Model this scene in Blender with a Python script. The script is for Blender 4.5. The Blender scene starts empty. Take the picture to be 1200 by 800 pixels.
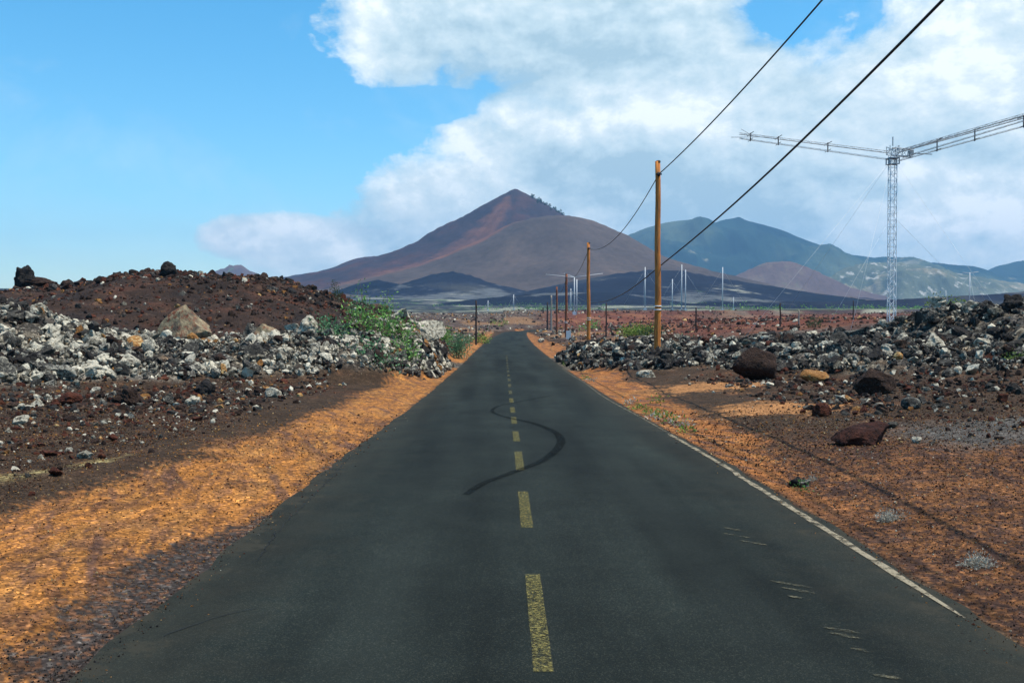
import bpy, bmesh, math, random
import numpy as np
from mathutils import Vector, Matrix

random.seed(7)
RNG = np.random.default_rng(7)
SC = bpy.context.scene
COL = SC.collection
PI = math.pi

# ------------------------------------------------------------------ noise
def _h(ix, iy, seed):
    h = (ix * 374761393 + iy * 668265263 + seed * 974634777) & 0xffffffff
    h = ((h ^ (h >> 13)) * 1274126177) & 0xffffffff
    h = ((h ^ (h >> 16)) * 2246822519) & 0xffffffff
    return (h ^ (h >> 15)) & 0xffffffff

_GC = np.cos(np.arange(1024) * 2 * np.pi / 1024); _GS = np.sin(np.arange(1024) * 2 * np.pi / 1024)
def perlin(x, y, seed=0):
    x = np.asarray(x, float); y = np.asarray(y, float)
    fx = np.floor(x); fy = np.floor(y)
    ix = fx.astype(np.int64); iy = fy.astype(np.int64)
    u = x - fx; v = y - fy
    def g(i, j, a, b):
        t = _h(i, j, seed) >> 22
        return _GC[t] * a + _GS[t] * b
    su = u * u * u * (u * (u * 6 - 15) + 10); sv = v * v * v * (v * (v * 6 - 15) + 10)
    a = g(ix, iy, u, v); b = g(ix + 1, iy, u - 1, v)
    c = g(ix, iy + 1, u, v - 1); d = g(ix + 1, iy + 1, u - 1, v - 1)
    return ((a + (b - a) * su) * (1 - sv) + (c + (d - c) * su) * sv) * 1.5

def fbm(x, y, oct=4, seed=0, gain=0.5):
    s = 0; a = 1; t = 0
    for o in range(oct):
        s = s + a * perlin(x, y, seed + o * 13); t += a
        x = x * 2.03 + 17.3; y = y * 2.03 - 9.1; a *= gain
    return s / t

def ridged(x, y, oct=4, seed=0, gain=0.5):
    s = 0; a = 1; t = 0
    for o in range(oct):
        s = s + a * (1 - 2 * np.abs(perlin(x, y, seed + o * 13))); t += a
        x = x * 2.1 + 7.3; y = y * 2.1 - 3.1; a *= gain
    return s / t

def ss(e0, e1, x):
    t = np.clip((np.asarray(x, float) - e0) / (e1 - e0), 0, 1)
    return t * t * (3 - 2 * t)

# ------------------------------------------------------------------ terrain shape (metres; camera stands on the road at 0,0)
_ty = np.arange(-50, 9000, 0.5)
_base = np.interp(_ty, [-50, 0, 12, 16, 20, 28, 55, 112, 238, 270, 300, 340, 400, 500, 800, 1200, 1600, 2000, 2600, 4000, 9000],
                  [0, 0, 0, -.10, -.19, -.33, -.55, -.65, -.85, -.3, 1.2, 3.0, 3.9, 5.2, 10, 20, 36, 58, 75, 85, 90])
_k = np.ones(17) / 17
_base = np.convolve(np.pad(_base, 8, mode='edge'), _k, mode='valid')
def zb(d): return np.interp(d, _ty, _base)

def road_c(y):
    y = np.asarray(y, float)
    return 0.36 + 0.00009 * np.maximum(y - 60, 0) ** 2 + 0.0085 * np.maximum(y - 222, 0) ** 2
def road_half(y):
    y = np.asarray(y, float)
    sl = 0.00018 * np.maximum(y - 60, 0) + 0.017 * np.maximum(y - 222, 0)
    return 2.57 * np.sqrt(1 + sl * sl)

HILL = ([-80, -60, -40, -30, -23.6, -20, -15, -12.3, -9.8, -7.7, -5.6, -4.2, -3],
        [1.8, 2.1, 2.7, 3.25, 3.95, 4.6, 4.25, 3.75, 3.0, 2.4, 1.3, .3, -.6])
RA_X = [-40, -25, -20, -16.2, -13.9, -12.2, -10.5, -9, -7.5, -5.6, -4.6, -3.7, -3.0, -2.5]
RA_Z = [2.5, 2.6, 2.5, 2.2, 1.35, .9, .8, .85, 1.2, 1.5, 1.65, 1.35, .4, -.5]
RA_C = [30, 30, 31, 32, 33, 34, 35, 36, 38, 41, 43, 45, 46, 47]
RC_X = [2.9, 3.8, 4.9, 7, 9, 10.6, 12.7, 15.4, 16.2, 16.8, 18, 19.5, 25, 40]
RC_Z = [-.5, .2, .55, .72, .58, .85, .95, 1.05, 1.8, 2.2, 1.95, 2.4, 2.7, 2.8]
RC_C = [56, 53, 50, 46, 44, 40, 39, 38, 38, 38, 37, 36, 34, 30]
RC_F = [14, 14, 14, 14, 15, 17, 18, 18, 18, 18, 18, 18, 18, 18]

def features(x, y):
    """coarse height and the masks of the rubble heaps, the cinder hill and the lava field"""
    x = np.asarray(x, float); y = np.asarray(y, float)
    d = np.sqrt(x * x + y * y)
    dd = np.where(y > 0, np.maximum(y, d * .6), -0.0)
    dd = np.where(d > 380, d, dd)
    mixd = ss(240, 380, d)
    base = zb(y) * (1 - mixd) + zb(dd) * mixd
    az = np.arctan2(x, np.maximum(y, 1e-3))
    # the plain lies lower under the right-hand ranges
    base = base * (1 - 0.45 * ss(0.16, 0.30, az) * ss(600, 1400, d))
    s = np.abs(x - road_c(y)) - road_half(y)
    # beside the road it stays low; away from it the land climbs a little
    lat = np.where(x > 0, 0.075, 0.035) * np.maximum(s - .5, 0)
    lat = np.minimum(lat, np.where(x > 0, 2.3, 1.2)) * (1 - .6 * ss(230, 600, d)) * ss(-10, 6, y)
    z = base + lat
    w1 = fbm(x * .12, y * .12, 2, 71) * 3.0
    def ridge(X, Z, C, F, B):
        cr = np.interp(x, X, Z); c = np.interp(x, X, C) + w1; f = F if np.isscalar(F) else np.interp(x, X, F)
        t = y - c
        sh = np.where(t < 0, ss(-f, 0, t), 1 - ss(0, B, t))
        return np.maximum(cr - z, 0) * sh, sh * (cr > z)
    a, ma = ridge(RA_X, RA_Z, RA_C, [14] * 6 + [12] + [10] * 7, 12.0)
    c, mc = ridge(RC_X, RC_Z, RC_C, RC_F, 10.0)
    ch = np.interp(x, *HILL); t = y - 60 - w1 * .5
    sh = np.where(t < 0, ss(-27, 0, t), 1 - ss(0, 45, t))
    hh = np.maximum(ch - z, 0) * sh; mh = sh * (ch > z + .2)
    left = (x < 0); 
    a = np.where(left, a, 0); ma = np.where(left, ma, 0); hh = np.where(left, hh, 0); mh = np.where(left, mh, 0)
    c = np.where(left, 0, c); mc = np.where(left, 0, mc)
    z = z + np.maximum(np.maximum(a, c), hh)
    return z, s, ma, mc, mh, d, a, hh

def height(x, y, fine=True, parts=False):
    x = np.asarray(x, float); y = np.asarray(y, float)
    z, s, ma, mc, mh, d, a, hh = features(x, y)
    far = ss(50, 75, y) * ss(.8, 4, s) * (1 - ss(700, 1500, d))
    hillm = mh * (hh >= a)
    rub = np.maximum(ma * (1 - ss(.5, .95, hillm) * (hh > a + .05)), mc)
    rub = ss(.10, .30, rub + .18 * fbm(x * .5, y * .5, 3, 5))
    hillo = ss(.08, .3, hillm) * (1 - rub)
    n1 = ridged(x * .55, y * .55, 4, 21, .6)
    z = z + rub * (.26 * n1 + .12 * fbm(x * 2.2, y * 2.2, 3, 33) - .06)
    m = fbm(x * .10, y * .10, 3, 3)
    z = z + far * (1 - hillo) * (.55 * np.maximum(m, -.2) + .22 * ridged(x * .35, y * .35, 3, 41) * (1 - ss(150, 400, d)))
    z = z + hillo * (.30 * fbm(x * .25, y * .25, 3, 55) + .10 * ridged(x * .9, y * .9, 3, 57))
    # open cinder: hummocks, small erosion steps
    op = (1 - rub) * (1 - hillo) * ss(.4, 2.2, s) * (1 - far)
    z = z + op * (.13 * fbm(x * .35, y * .22, 3, 61) + .035 * fbm(x * 1.6, y * 1.2, 3, 62))
    if fine:
        near = 1 - ss(40, 90, d)
        z = z + near * ss(.0, .5, s) * (.012 * fbm(x * 9, y * 9, 2, 64)) * (1 - rub)
    # the ragged edge of the asphalt, roadbed under it
    e = ss(-.25, .35, s)
    zr = zb(y) - .035 - .05 * ss(0, -.6, s)
    edge = zb(y) + .022 * fbm(x * 1.3, y * .7, 4, 9) - .046
    edge = edge * (1 - ss(-.25, -.45, s)) + zr * ss(-.25, -.45, s)
    out = np.where(s < .35, edge * 1.0, z)
    k = ss(.0, 1.1, s)
    z = edge * (1 - k) + z * k
    if parts: return z, s, rub, hillo, far, d, ma, mc
    return z

def hz(x, y): return float(height(np.array([x]), np.array([y]))[0])

# pixel of the 1200x800 photo -> point on the land, used only to measure where things stand
F = 1167.0
def at(px, d): return (px - 590) / F * d
def zpix(py, d): return 1.8 + (375 - py) / F * d
def on_road(px, py):
    d = 15.0
    for _ in range(30): d = (1.8 - float(zb(d))) * F / (py - 375)
    return at(px, d), d

# ------------------------------------------------------------------ mesh building
def fast_mesh(name, V, T, mats, midx=None, attrs=None, smooth=False, colors=None):
    V = np.asarray(V, np.float32); T = np.asarray(T, np.int32)
    k = T.shape[1]
    me = bpy.data.meshes.new(name)
    me.vertices.add(len(V)); me.vertices.foreach_set('co', V.ravel())
    me.loops.add(T.size); me.loops.foreach_set('vertex_index', T.ravel())
    me.polygons.add(len(T)); me.polygons.foreach_set('loop_start', np.arange(0, T.size, k, dtype=np.int32))
    me.polygons.foreach_set('loop_total', np.full(len(T), k, np.int32))
    if midx is not None: me.polygons.foreach_set('material_index', np.asarray(midx, np.int32))
    me.polygons.foreach_set('use_smooth', np.full(len(T), smooth, bool))
    for m in mats: me.materials.append(m)
    me.update(calc_edges=True)
    if attrs:
        for n, arr in attrs.items():
            a = me.attributes.new(n, 'FLOAT', 'POINT'); a.data.foreach_set('value', np.asarray(arr, np.float32))
    if colors is not None:
        a = me.color_attributes.new('Col', 'FLOAT_COLOR', 'POINT')
        c = np.ones((len(V), 4), np.float32); c[:, :3] = colors; a.data.foreach_set('color', c.ravel())
    return me

def link(name, me, parent=None, loc=None):
    o = bpy.data.objects.new(name, me); COL.objects.link(o)
    if parent: o.parent = parent
    if loc is not None: o.location = loc
    return o

def tag(o, label=None, cat=None, group=None, kind=None):
    if label: o['label'] = label
    if cat: o['category'] = cat
    if group: o['group'] = group
    if kind: o['kind'] = kind
    return o

def thing(name, label, cat, loc, rz=0, group=None):
    o = bpy.data.objects.new(name, None); COL.objects.link(o); o.empty_display_size = .2
    o.location = loc; o.rotation_euler = (0, 0, rz)
    return tag(o, label, cat, group)

class MB:
    def __init__(s): s.v = []; s.f = []
    def tube(s, pts, rad, n=6, cap=True):
        pts = [Vector(p) for p in pts]
        if np.isscalar(rad): rad = [rad] * len(pts)
        b0 = len(s.v); up = None
        for i, p in enumerate(pts):
            t = (pts[min(i + 1, len(pts) - 1)] - pts[max(i - 1, 0)]).normalized()
            if up is None:
                up = Vector((0, 0, 1)) if abs(t.z) < .9 else Vector((1, 0, 0))
            a = t.cross(up).normalized(); b = a.cross(t).normalized(); up = b
            for k in range(n):
                an = 2 * PI * k / n
                s.v.append(tuple(p + (a * math.cos(an) + b * math.sin(an)) * rad[i]))
        for i in range(len(pts) - 1):
            for k in range(n):
                q = b0 + i * n; k2 = (k + 1) % n
                s.f.append((q + k, q + k2, q + n + k2, q + n + k))
        if cap:
            s.f.append(tuple(b0 + k for k in range(n))[::-1]); q = b0 + (len(pts) - 1) * n
            s.f.append(tuple(q + k for k in range(n)))
        return s
    def box(s, c, sz, rot=None):
        b0 = len(s.v); M = rot or Matrix.Identity(3)
        for dx in (-.5, .5):
            for dy in (-.5, .5):
                for dz in (-.5, .5):
                    s.v.append(tuple(Vector(c) + M @ Vector((dx * sz[0], dy * sz[1], dz * sz[2]))))
        for f in ((0, 1, 3, 2), (4, 6, 7, 5), (0, 4, 5, 1), (2, 3, 7, 6), (0, 2, 6, 4), (1, 5, 7, 3)):
            s.f.append(tuple(b0 + i for i in f))
        return s
    def build(s, name, mat, parent=None, smooth=True, loc=None):
        me = bpy.data.meshes.new(name); me.from_pydata(s.v, [], s.f)
        me.materials.append(mat)
        if smooth: me.polygons.foreach_set('use_smooth', [True] * len(me.polygons))
        me.update()
        return link(name, me, parent, loc)

# ------------------------------------------------------------------ materials
def new_mat(name):
    m = bpy.data.materials.new(name); m.use_nodes = True
    nt = m.node_tree; bs = nt.nodes['Principled BSDF']
    bs.inputs['Roughness'].default_value = .85
    bs.inputs['Specular IOR Level'].default_value = .25
    return m, nt, bs
def nd(nt, t, **kw):
    n = nt.nodes.new(t)
    for k, v in kw.items():
        if k.startswith('_'): setattr(n, k[1:], v)
        else: n.inputs[k.replace('__', ' ')].default_value = v
    return n
def noise(nt, vec, scale, detail=4, rough=.6, dist=0):
    n = nd(nt, 'ShaderNodeTexNoise', Scale=scale, Detail=detail, Roughness=rough, Distortion=dist)
    if vec is not None: nt.links.new(vec, n.inputs['Vector'])
    return n.outputs['Fac']
def ramp(nt, fac, stops):
    n = nt.nodes.new('ShaderNodeValToRGB'); cr = n.color_ramp
    while len(cr.elements) > 1: cr.elements.remove(cr.elements[-1])
    for i, (p, c) in enumerate(stops):
        e = cr.elements[0] if i == 0 else cr.elements.new(p)
        e.position = p
        if np.isscalar(c): c = (c, c, c)
        e.color = (*c, 1)
    nt.links.new(fac, n.inputs[0]); return n.outputs[0]
def mix(nt, fac, a, b, mode='MIX'):
    n = nt.nodes.new('ShaderNodeMix'); n.data_type = 'RGBA'; n.blend_type = mode
    for s, v in ((0, fac), (6, a), (7, b)):
        if hasattr(v, 'links'): nt.links.new(v, n.inputs[s])
        elif s == 0: n.inputs[0].default_value = v
        else: n.inputs[s].default_value = (*v, 1) if len(v) == 3 else v
    return n.outputs[2]
def mth(nt, op, a, b=None, c=None):
    n = nt.nodes.new('ShaderNodeMath'); n.operation = op
    for i, v in enumerate((a, b, c)):
        if v is None: continue
        if hasattr(v, 'links'): nt.links.new(v, n.inputs[i])
        else: n.inputs[i].default_value = v
    return n.outputs[0]
def bump(nt, bs, h, strength=.5, dist=.05):
    b = nd(nt, 'ShaderNodeBump', Strength=strength, Distance=dist)
    nt.links.new(h, b.inputs['Height']); nt.links.new(b.outputs[0], bs.inputs['Normal'])
def wpos(nt): return nt.nodes.new('ShaderNodeNewGeometry').outputs['Position']

def ground_mat():
    m, nt, bs = new_mat('ground')
    p = wpos(nt)
    at_ = nt.nodes.new('ShaderNodeAttribute'); at_.attribute_name = 'Col'; col = at_.outputs['Color']
    v = nd(nt, 'ShaderNodeTexVoronoi', Scale=38.0); nt.links.new(p, v.inputs['Vector'])
    sep = nt.nodes.new('ShaderNodeSeparateColor'); nt.links.new(v.outputs['Color'], sep.inputs[0])
    peb = ramp(nt, sep.outputs[0], [(0, .42), (.35, .8), (.75, 1.1), (.93, 1.5), (1, 2.3)])
    v2 = nd(nt, 'ShaderNodeTexVoronoi', Scale=9.0); nt.links.new(p, v2.inputs['Vector'])
    sep2 = nt.nodes.new('ShaderNodeSeparateColor'); nt.links.new(v2.outputs['Color'], sep2.inputs[0])
    peb2 = ramp(nt, sep2.outputs[1], [(0, .72), (.5, .95), (.9, 1.12), (1, 1.5)])
    ra = nt.nodes.new('ShaderNodeAttribute'); ra.attribute_name = 'rub'
    peb2 = mix(nt, ra.outputs['Fac'], peb2, ramp(nt, sep2.outputs[1], [(0, .25), (.45, .8), (.8, 1.5), (1, 3.4)]))
    c = mix(nt, 1.0, col, peb, 'MULTIPLY')
    c = mix(nt, .8, c, peb2, 'MULTIPLY')
    big = ramp(nt, noise(nt, p, 1.3, 6, .7), [(.3, .68), (.5, 1.0), (.7, 1.3)])
    c = mix(nt, .9, c, big, 'MULTIPLY')
    mid = ramp(nt, noise(nt, p, .02, 8, .65), [(.3, .7), (.7, 1.35)])
    c = mix(nt, .8, c, mid, 'MULTIPLY')
    nt.links.new(c, bs.inputs['Base Color'])
    h = mth(nt, 'ADD', mth(nt, 'MULTIPLY', sep.outputs[0], .5), noise(nt, p, 25, 5, .7))
    bump(nt, bs, h, .6, .02)
    bs.inputs['Roughness'].default_value = .95; bs.inputs['Specular IOR Level'].default_value = .1
    return m

def rock_mat(name, c0, c1, c2, sc=6.0, patch=.5):
    """c0 bare stone, c1 second tone, c2 lichen or dust patches"""
    m, nt, bs = new_mat(name); p = wpos(nt)
    a = nt.nodes.new('ShaderNodeAttribute'); a.attribute_name = 'rnd'
    n = noise(nt, p, sc, 6, .7)
    c = mix(nt, ramp(nt, n, [(.38, 0.0), (.62, 1.0)]), c0, c1)
    pm = ramp(nt, mth(nt, 'ADD', noise(nt, p, sc * 1.7, 7, .75), mth(nt, 'MULTIPLY', mth(nt, 'SUBTRACT', a.outputs['Fac'], .5), .22)),
              [(patch, 0.0), (patch + .10, 1.0)])
    c = mix(nt, pm, c, c2)
    c = mix(nt, 1.0, c, ramp(nt, a.outputs['Fac'], [(0, .72), (.5, 1.0), (1, 1.28)]), 'MULTIPLY')
    nt.links.new(c, bs.inputs['Base Color'])
    bump(nt, bs, mth(nt, 'ADD', noise(nt, p, sc * 5, 6, .75), mth(nt, 'MULTIPLY', noise(nt, p, sc * 1.6, 4, .6), 2.0)), 1.0, .06)
    bs.inputs['Roughness'].default_value = .92; bs.inputs['Specular IOR Level'].default_value = .15
    return m
RM = {
 'dark':   rock_mat('dark_basalt', (.016, .014, .014), (.042, .036, .031), (.15, .135, .11), 6, .60),
 'grey':   rock_mat('grey_lava', (.032, .029, .026), (.095, .086, .072), (.36, .33, .26), 7, .52),
 'pale':   rock_mat('lichened_lava', (.065, .055, .040), (.24, .21, .155), (.56, .50, .38), 5, .43),
 'rust':   rock_mat('rust_scoria', (.06, .020, .013), (.12, .038, .020), (.24, .10, .05), 8, .58),
 'brown':  rock_mat('brown_scoria', (.024, .015, .012), (.058, .033, .023), (.13, .078, .048), 8, .56),
 'ochre':  rock_mat('ochre_stone', (.20, .085, .025), (.38, .18, .055), (.50, .36, .17), 6, .56),
}
RKEYS = list(RM)

def simple(name, col, rough=.6, metal=0, var=.3, sc=8, spec=.3, bmp=0):
    m, nt, bs = new_mat(name)
    tc = nt.nodes.new('ShaderNodeTexCoord')
    n = noise(nt, tc.outputs['Object'], sc, 5, .65)
    lo = tuple(c * (1 - var) for c in col); hi = tuple(min(c * (1 + var), .95) for c in col)
    nt.links.new(mix(nt, ramp(nt, n, [(.3, 0.0), (.7, 1.0)]), lo, hi), bs.inputs['Base Color'])
    bs.inputs['Roughness'].default_value = rough; bs.inputs['Metallic'].default_value = metal
    bs.inputs['Specular IOR Level'].default_value = spec
    if bmp: bump(nt, bs, n, bmp, .02)
    return m

def asphalt():
    m, nt, bs = new_mat('asphalt'); p = wpos(nt)
    base = (.0235, .0320, .0335)
    n1 = noise(nt, p, 260, 3, .8)
    c = mix(nt, ramp(nt, n1, [(.38, 0.0), (.52, .45), (.66, 1.0)]), (.0048, .0068, .0060), (.0180, .0232, .0192))
    v = nd(nt, 'ShaderNodeTexVoronoi', Scale=150.0); nt.links.new(p, v.inputs['Vector'])
    sp = nt.nodes.new('ShaderNodeSeparateColor'); nt.links.new(v.outputs['Color'], sp.inputs[0])
    c = mix(nt, ramp(nt, sp.outputs[0], [(.80, 0.0), (.97, .6)]), c, (.050, .052, .038))
    mp = nd(nt, 'ShaderNodeMapping'); mp.inputs['Scale'].default_value = (1.1, .10, 1)
    nt.links.new(p, mp.inputs['Vector'])
    tr = ramp(nt, noise(nt, mp.outputs[0], 1.0, 4, .55), [(.3, .52), (.7, 1.55)])
    c = mix(nt, 1.0, c, tr, 'MULTIPLY')
    pt = ramp(nt, noise(nt, p, .9, 6, .7), [(.3, .72), (.7, 1.30)])
    c = mix(nt, 1.0, c, pt, 'MULTIPLY')
    ta = nt.nodes.new('ShaderNodeAttribute'); ta.attribute_name = 'track'
    c = mix(nt, mth(nt, 'MULTIPLY', ta.outputs['Fac'], ramp(nt, noise(nt, mp.outputs[0], .7, 4, .6), [(.35, .0), (.7, .42)])), c, (.022, .026, .022))
    # dust carried in from both verges: distance from the centre line stored on the mesh
    a = nt.nodes.new('ShaderNodeAttribute'); a.attribute_name = 'edge'
    dn = mth(nt, 'ADD', a.outputs['Fac'], mth(nt, 'MULTIPLY', mth(nt, 'SUBTRACT', noise(nt, p, 2.2, 7, .75), .5), .9))
    c = mix(nt, ramp(nt, dn, [(.62, 0.0), (.95, .36), (1.15, .8)]), c, (.036, .032, .022))
    nt.links.new(c, bs.inputs['Base Color'])
    bump(nt, bs, mth(nt, 'ADD', n1, mth(nt, 'MULTIPLY', noise(nt, p, 60, 3, .6), .6)), .5, .008)
    bs.inputs['Roughness'].default_value = .9; bs.inputs['Specular IOR Level'].default_value = .10
    return m

def worn_paint(name, col, cover=.5, sc=18, wear=.06, mp_scale=(1, 1, 1)):
    m, nt, bs = new_mat(name); p = wpos(nt)
    bs.inputs['Specular IOR Level'].default_value = .08; bs.inputs['Roughness'].default_value = .92
    mp = nd(nt, 'ShaderNodeMapping'); mp.inputs['Scale'].default_value = mp_scale
    nt.links.new(p, mp.inputs['Vector']); p = mp.outputs[0]
    n = noise(nt, p, sc, 6, .8)
    c = mix(nt, ramp(nt, noise(nt, p, 70, 3, .7), [(.35, 0.0), (.6, 1.0)]), tuple(x * .6 for x in col), col)
    nt.links.new(c, bs.inputs['Base Color'])
    tr = nt.nodes.new('ShaderNodeBsdfTransparent'); mx = nt.nodes.new('ShaderNodeMixShader')
    nt.links.new(ramp(nt, n, [(cover - wear, 0.0), (cover + wear, 1.0)]), mx.inputs[0])
    nt.links.new(tr.outputs[0], mx.inputs[1]); nt.links.new(bs.outputs[0], mx.inputs[2])
    nt.links.new(mx.outputs[0], nt.nodes['Material Output'].inputs['Surface'])
    return m

def leaf_mat(name, c0, c1):
    m, nt, bs = new_mat(name)
    a = nt.nodes.new('ShaderNodeAttribute'); a.attribute_name = 'rnd'
    nt.links.new(mix(nt, a.outputs['Fac'], c0, c1), bs.inputs['Base Color'])
    bs.inputs['Roughness'].default_value = .55
    try: bs.inputs['Subsurface Weight'].default_value = 0
    except Exception: pass
    tl = nt.nodes.new('ShaderNodeBsdfTranslucent'); mx = nt.nodes.new('ShaderNodeMixShader'); mx.inputs[0].default_value = .25
    nt.links.new(mix(nt, a.outputs['Fac'], c0, c1), tl.inputs[0])
    nt.links.new(bs.outputs[0], mx.inputs[1]); nt.links.new(tl.outputs[0], mx.inputs[2])
    nt.links.new(mx.outputs[0], nt.nodes['Material Output'].inputs['Surface'])
    return m

M_ground = ground_mat(); M_asphalt = asphalt()
M_yellow = worn_paint('worn_yellow_paint', (.21, .18, .062), .53, 48, .08)
M_yellow2 = worn_paint('faded_yellow_paint', (.15, .14, .07), .54, 20, .10)
M_cream = worn_paint('worn_cream_paint', (.28, .235, .16), .47, 7, .07)
M_cream2 = worn_paint('faded_cream_paint', (.17, .145, .10), .50, 5, .09)
M_scuff = worn_paint('scuffed_paint', (.12, .11, .07), .53, 12, .08, (1, 1, 1))
M_tyre = worn_paint('tyre_rubber_smear', (.0015, .002, .002), .58, 8, .38)
M_crack = simple('dark_crack', (.008, .009, .010), .9)  # plain dark colour of the hairline cracks
M_wood = simple('orange_timber', (.60, .19, .036), .75, var=.35, sc=3, bmp=.4)
M_woodr = simple('weathered_red_timber', (.20, .065, .03), .8, var=.35, sc=3)
M_woodg = simple('grey_timber', (.26, .23, .19), .8, var=.3, sc=3)
M_woodd = simple('dark_timber', (.035, .022, .017), .85, var=.3, sc=3)
def timber(name, lo, hi):
    m, nt, bs = new_mat(name); tc = nt.nodes.new('ShaderNodeTexCoord')
    mp = nd(nt, 'ShaderNodeMapping'); mp.inputs['Scale'].default_value = (1, 1, .06); nt.links.new(tc.outputs['Object'], mp.inputs['Vector'])
    g = noise(nt, mp.outputs[0], 28, 6, .7); b = noise(nt, tc.outputs['Object'], .8, 5, .7)
    c = mix(nt, ramp(nt, g, [(.36, 0.0), (.60, 1.0)]), lo, hi)
    c = mix(nt, ramp(nt, b, [(.45, 0.0), (.65, .55)]), c, (.22, .13, .07))
    nt.links.new(c, bs.inputs['Base Color']); bump(nt, bs, g, .6, .02); bs.inputs['Roughness'].default_value = .85
    return m
M_wood = timber('orange_timber', (.20, .055, .014), (.72, .25, .05))
M_cable = simple('black_cable', (.008, .008, .009), .5)
M_galv = simple('galvanised_steel', (.74, .76, .77), .5, 0, var=.12)
M_steel2 = simple('weathered_steel', (.36, .39, .41), .6, 0, var=.25)
M_white = simple('white_painted_steel', (.48, .51, .53), .5, 0, var=.12)
M_wire = simple('guy_wire_steel', (.50, .53, .55), .5, .2, var=.1)
M_dark = simple('dark_fitting', (.02, .02, .022), .6)
M_bark = simple('woody_stem', (.13, .09, .055), .9)
M_leafb = leaf_mat('fresh_green_leaf', (.05, .15, .03), (.22, .40, .09))
M_leafg = leaf_mat('blue_green_leaf', (.035, .12, .055), (.17, .32, .14))
M_leafy = leaf_mat('yellow_green_leaf', (.07, .13, .02), (.25, .34, .06))
M_leafd = leaf_mat('dark_green_leaf', (.016, .040, .014), (.05, .09, .03))
M_leafs = leaf_mat('silver_grey_leaf', (.24, .22, .17), (.50, .47, .38))

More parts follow.
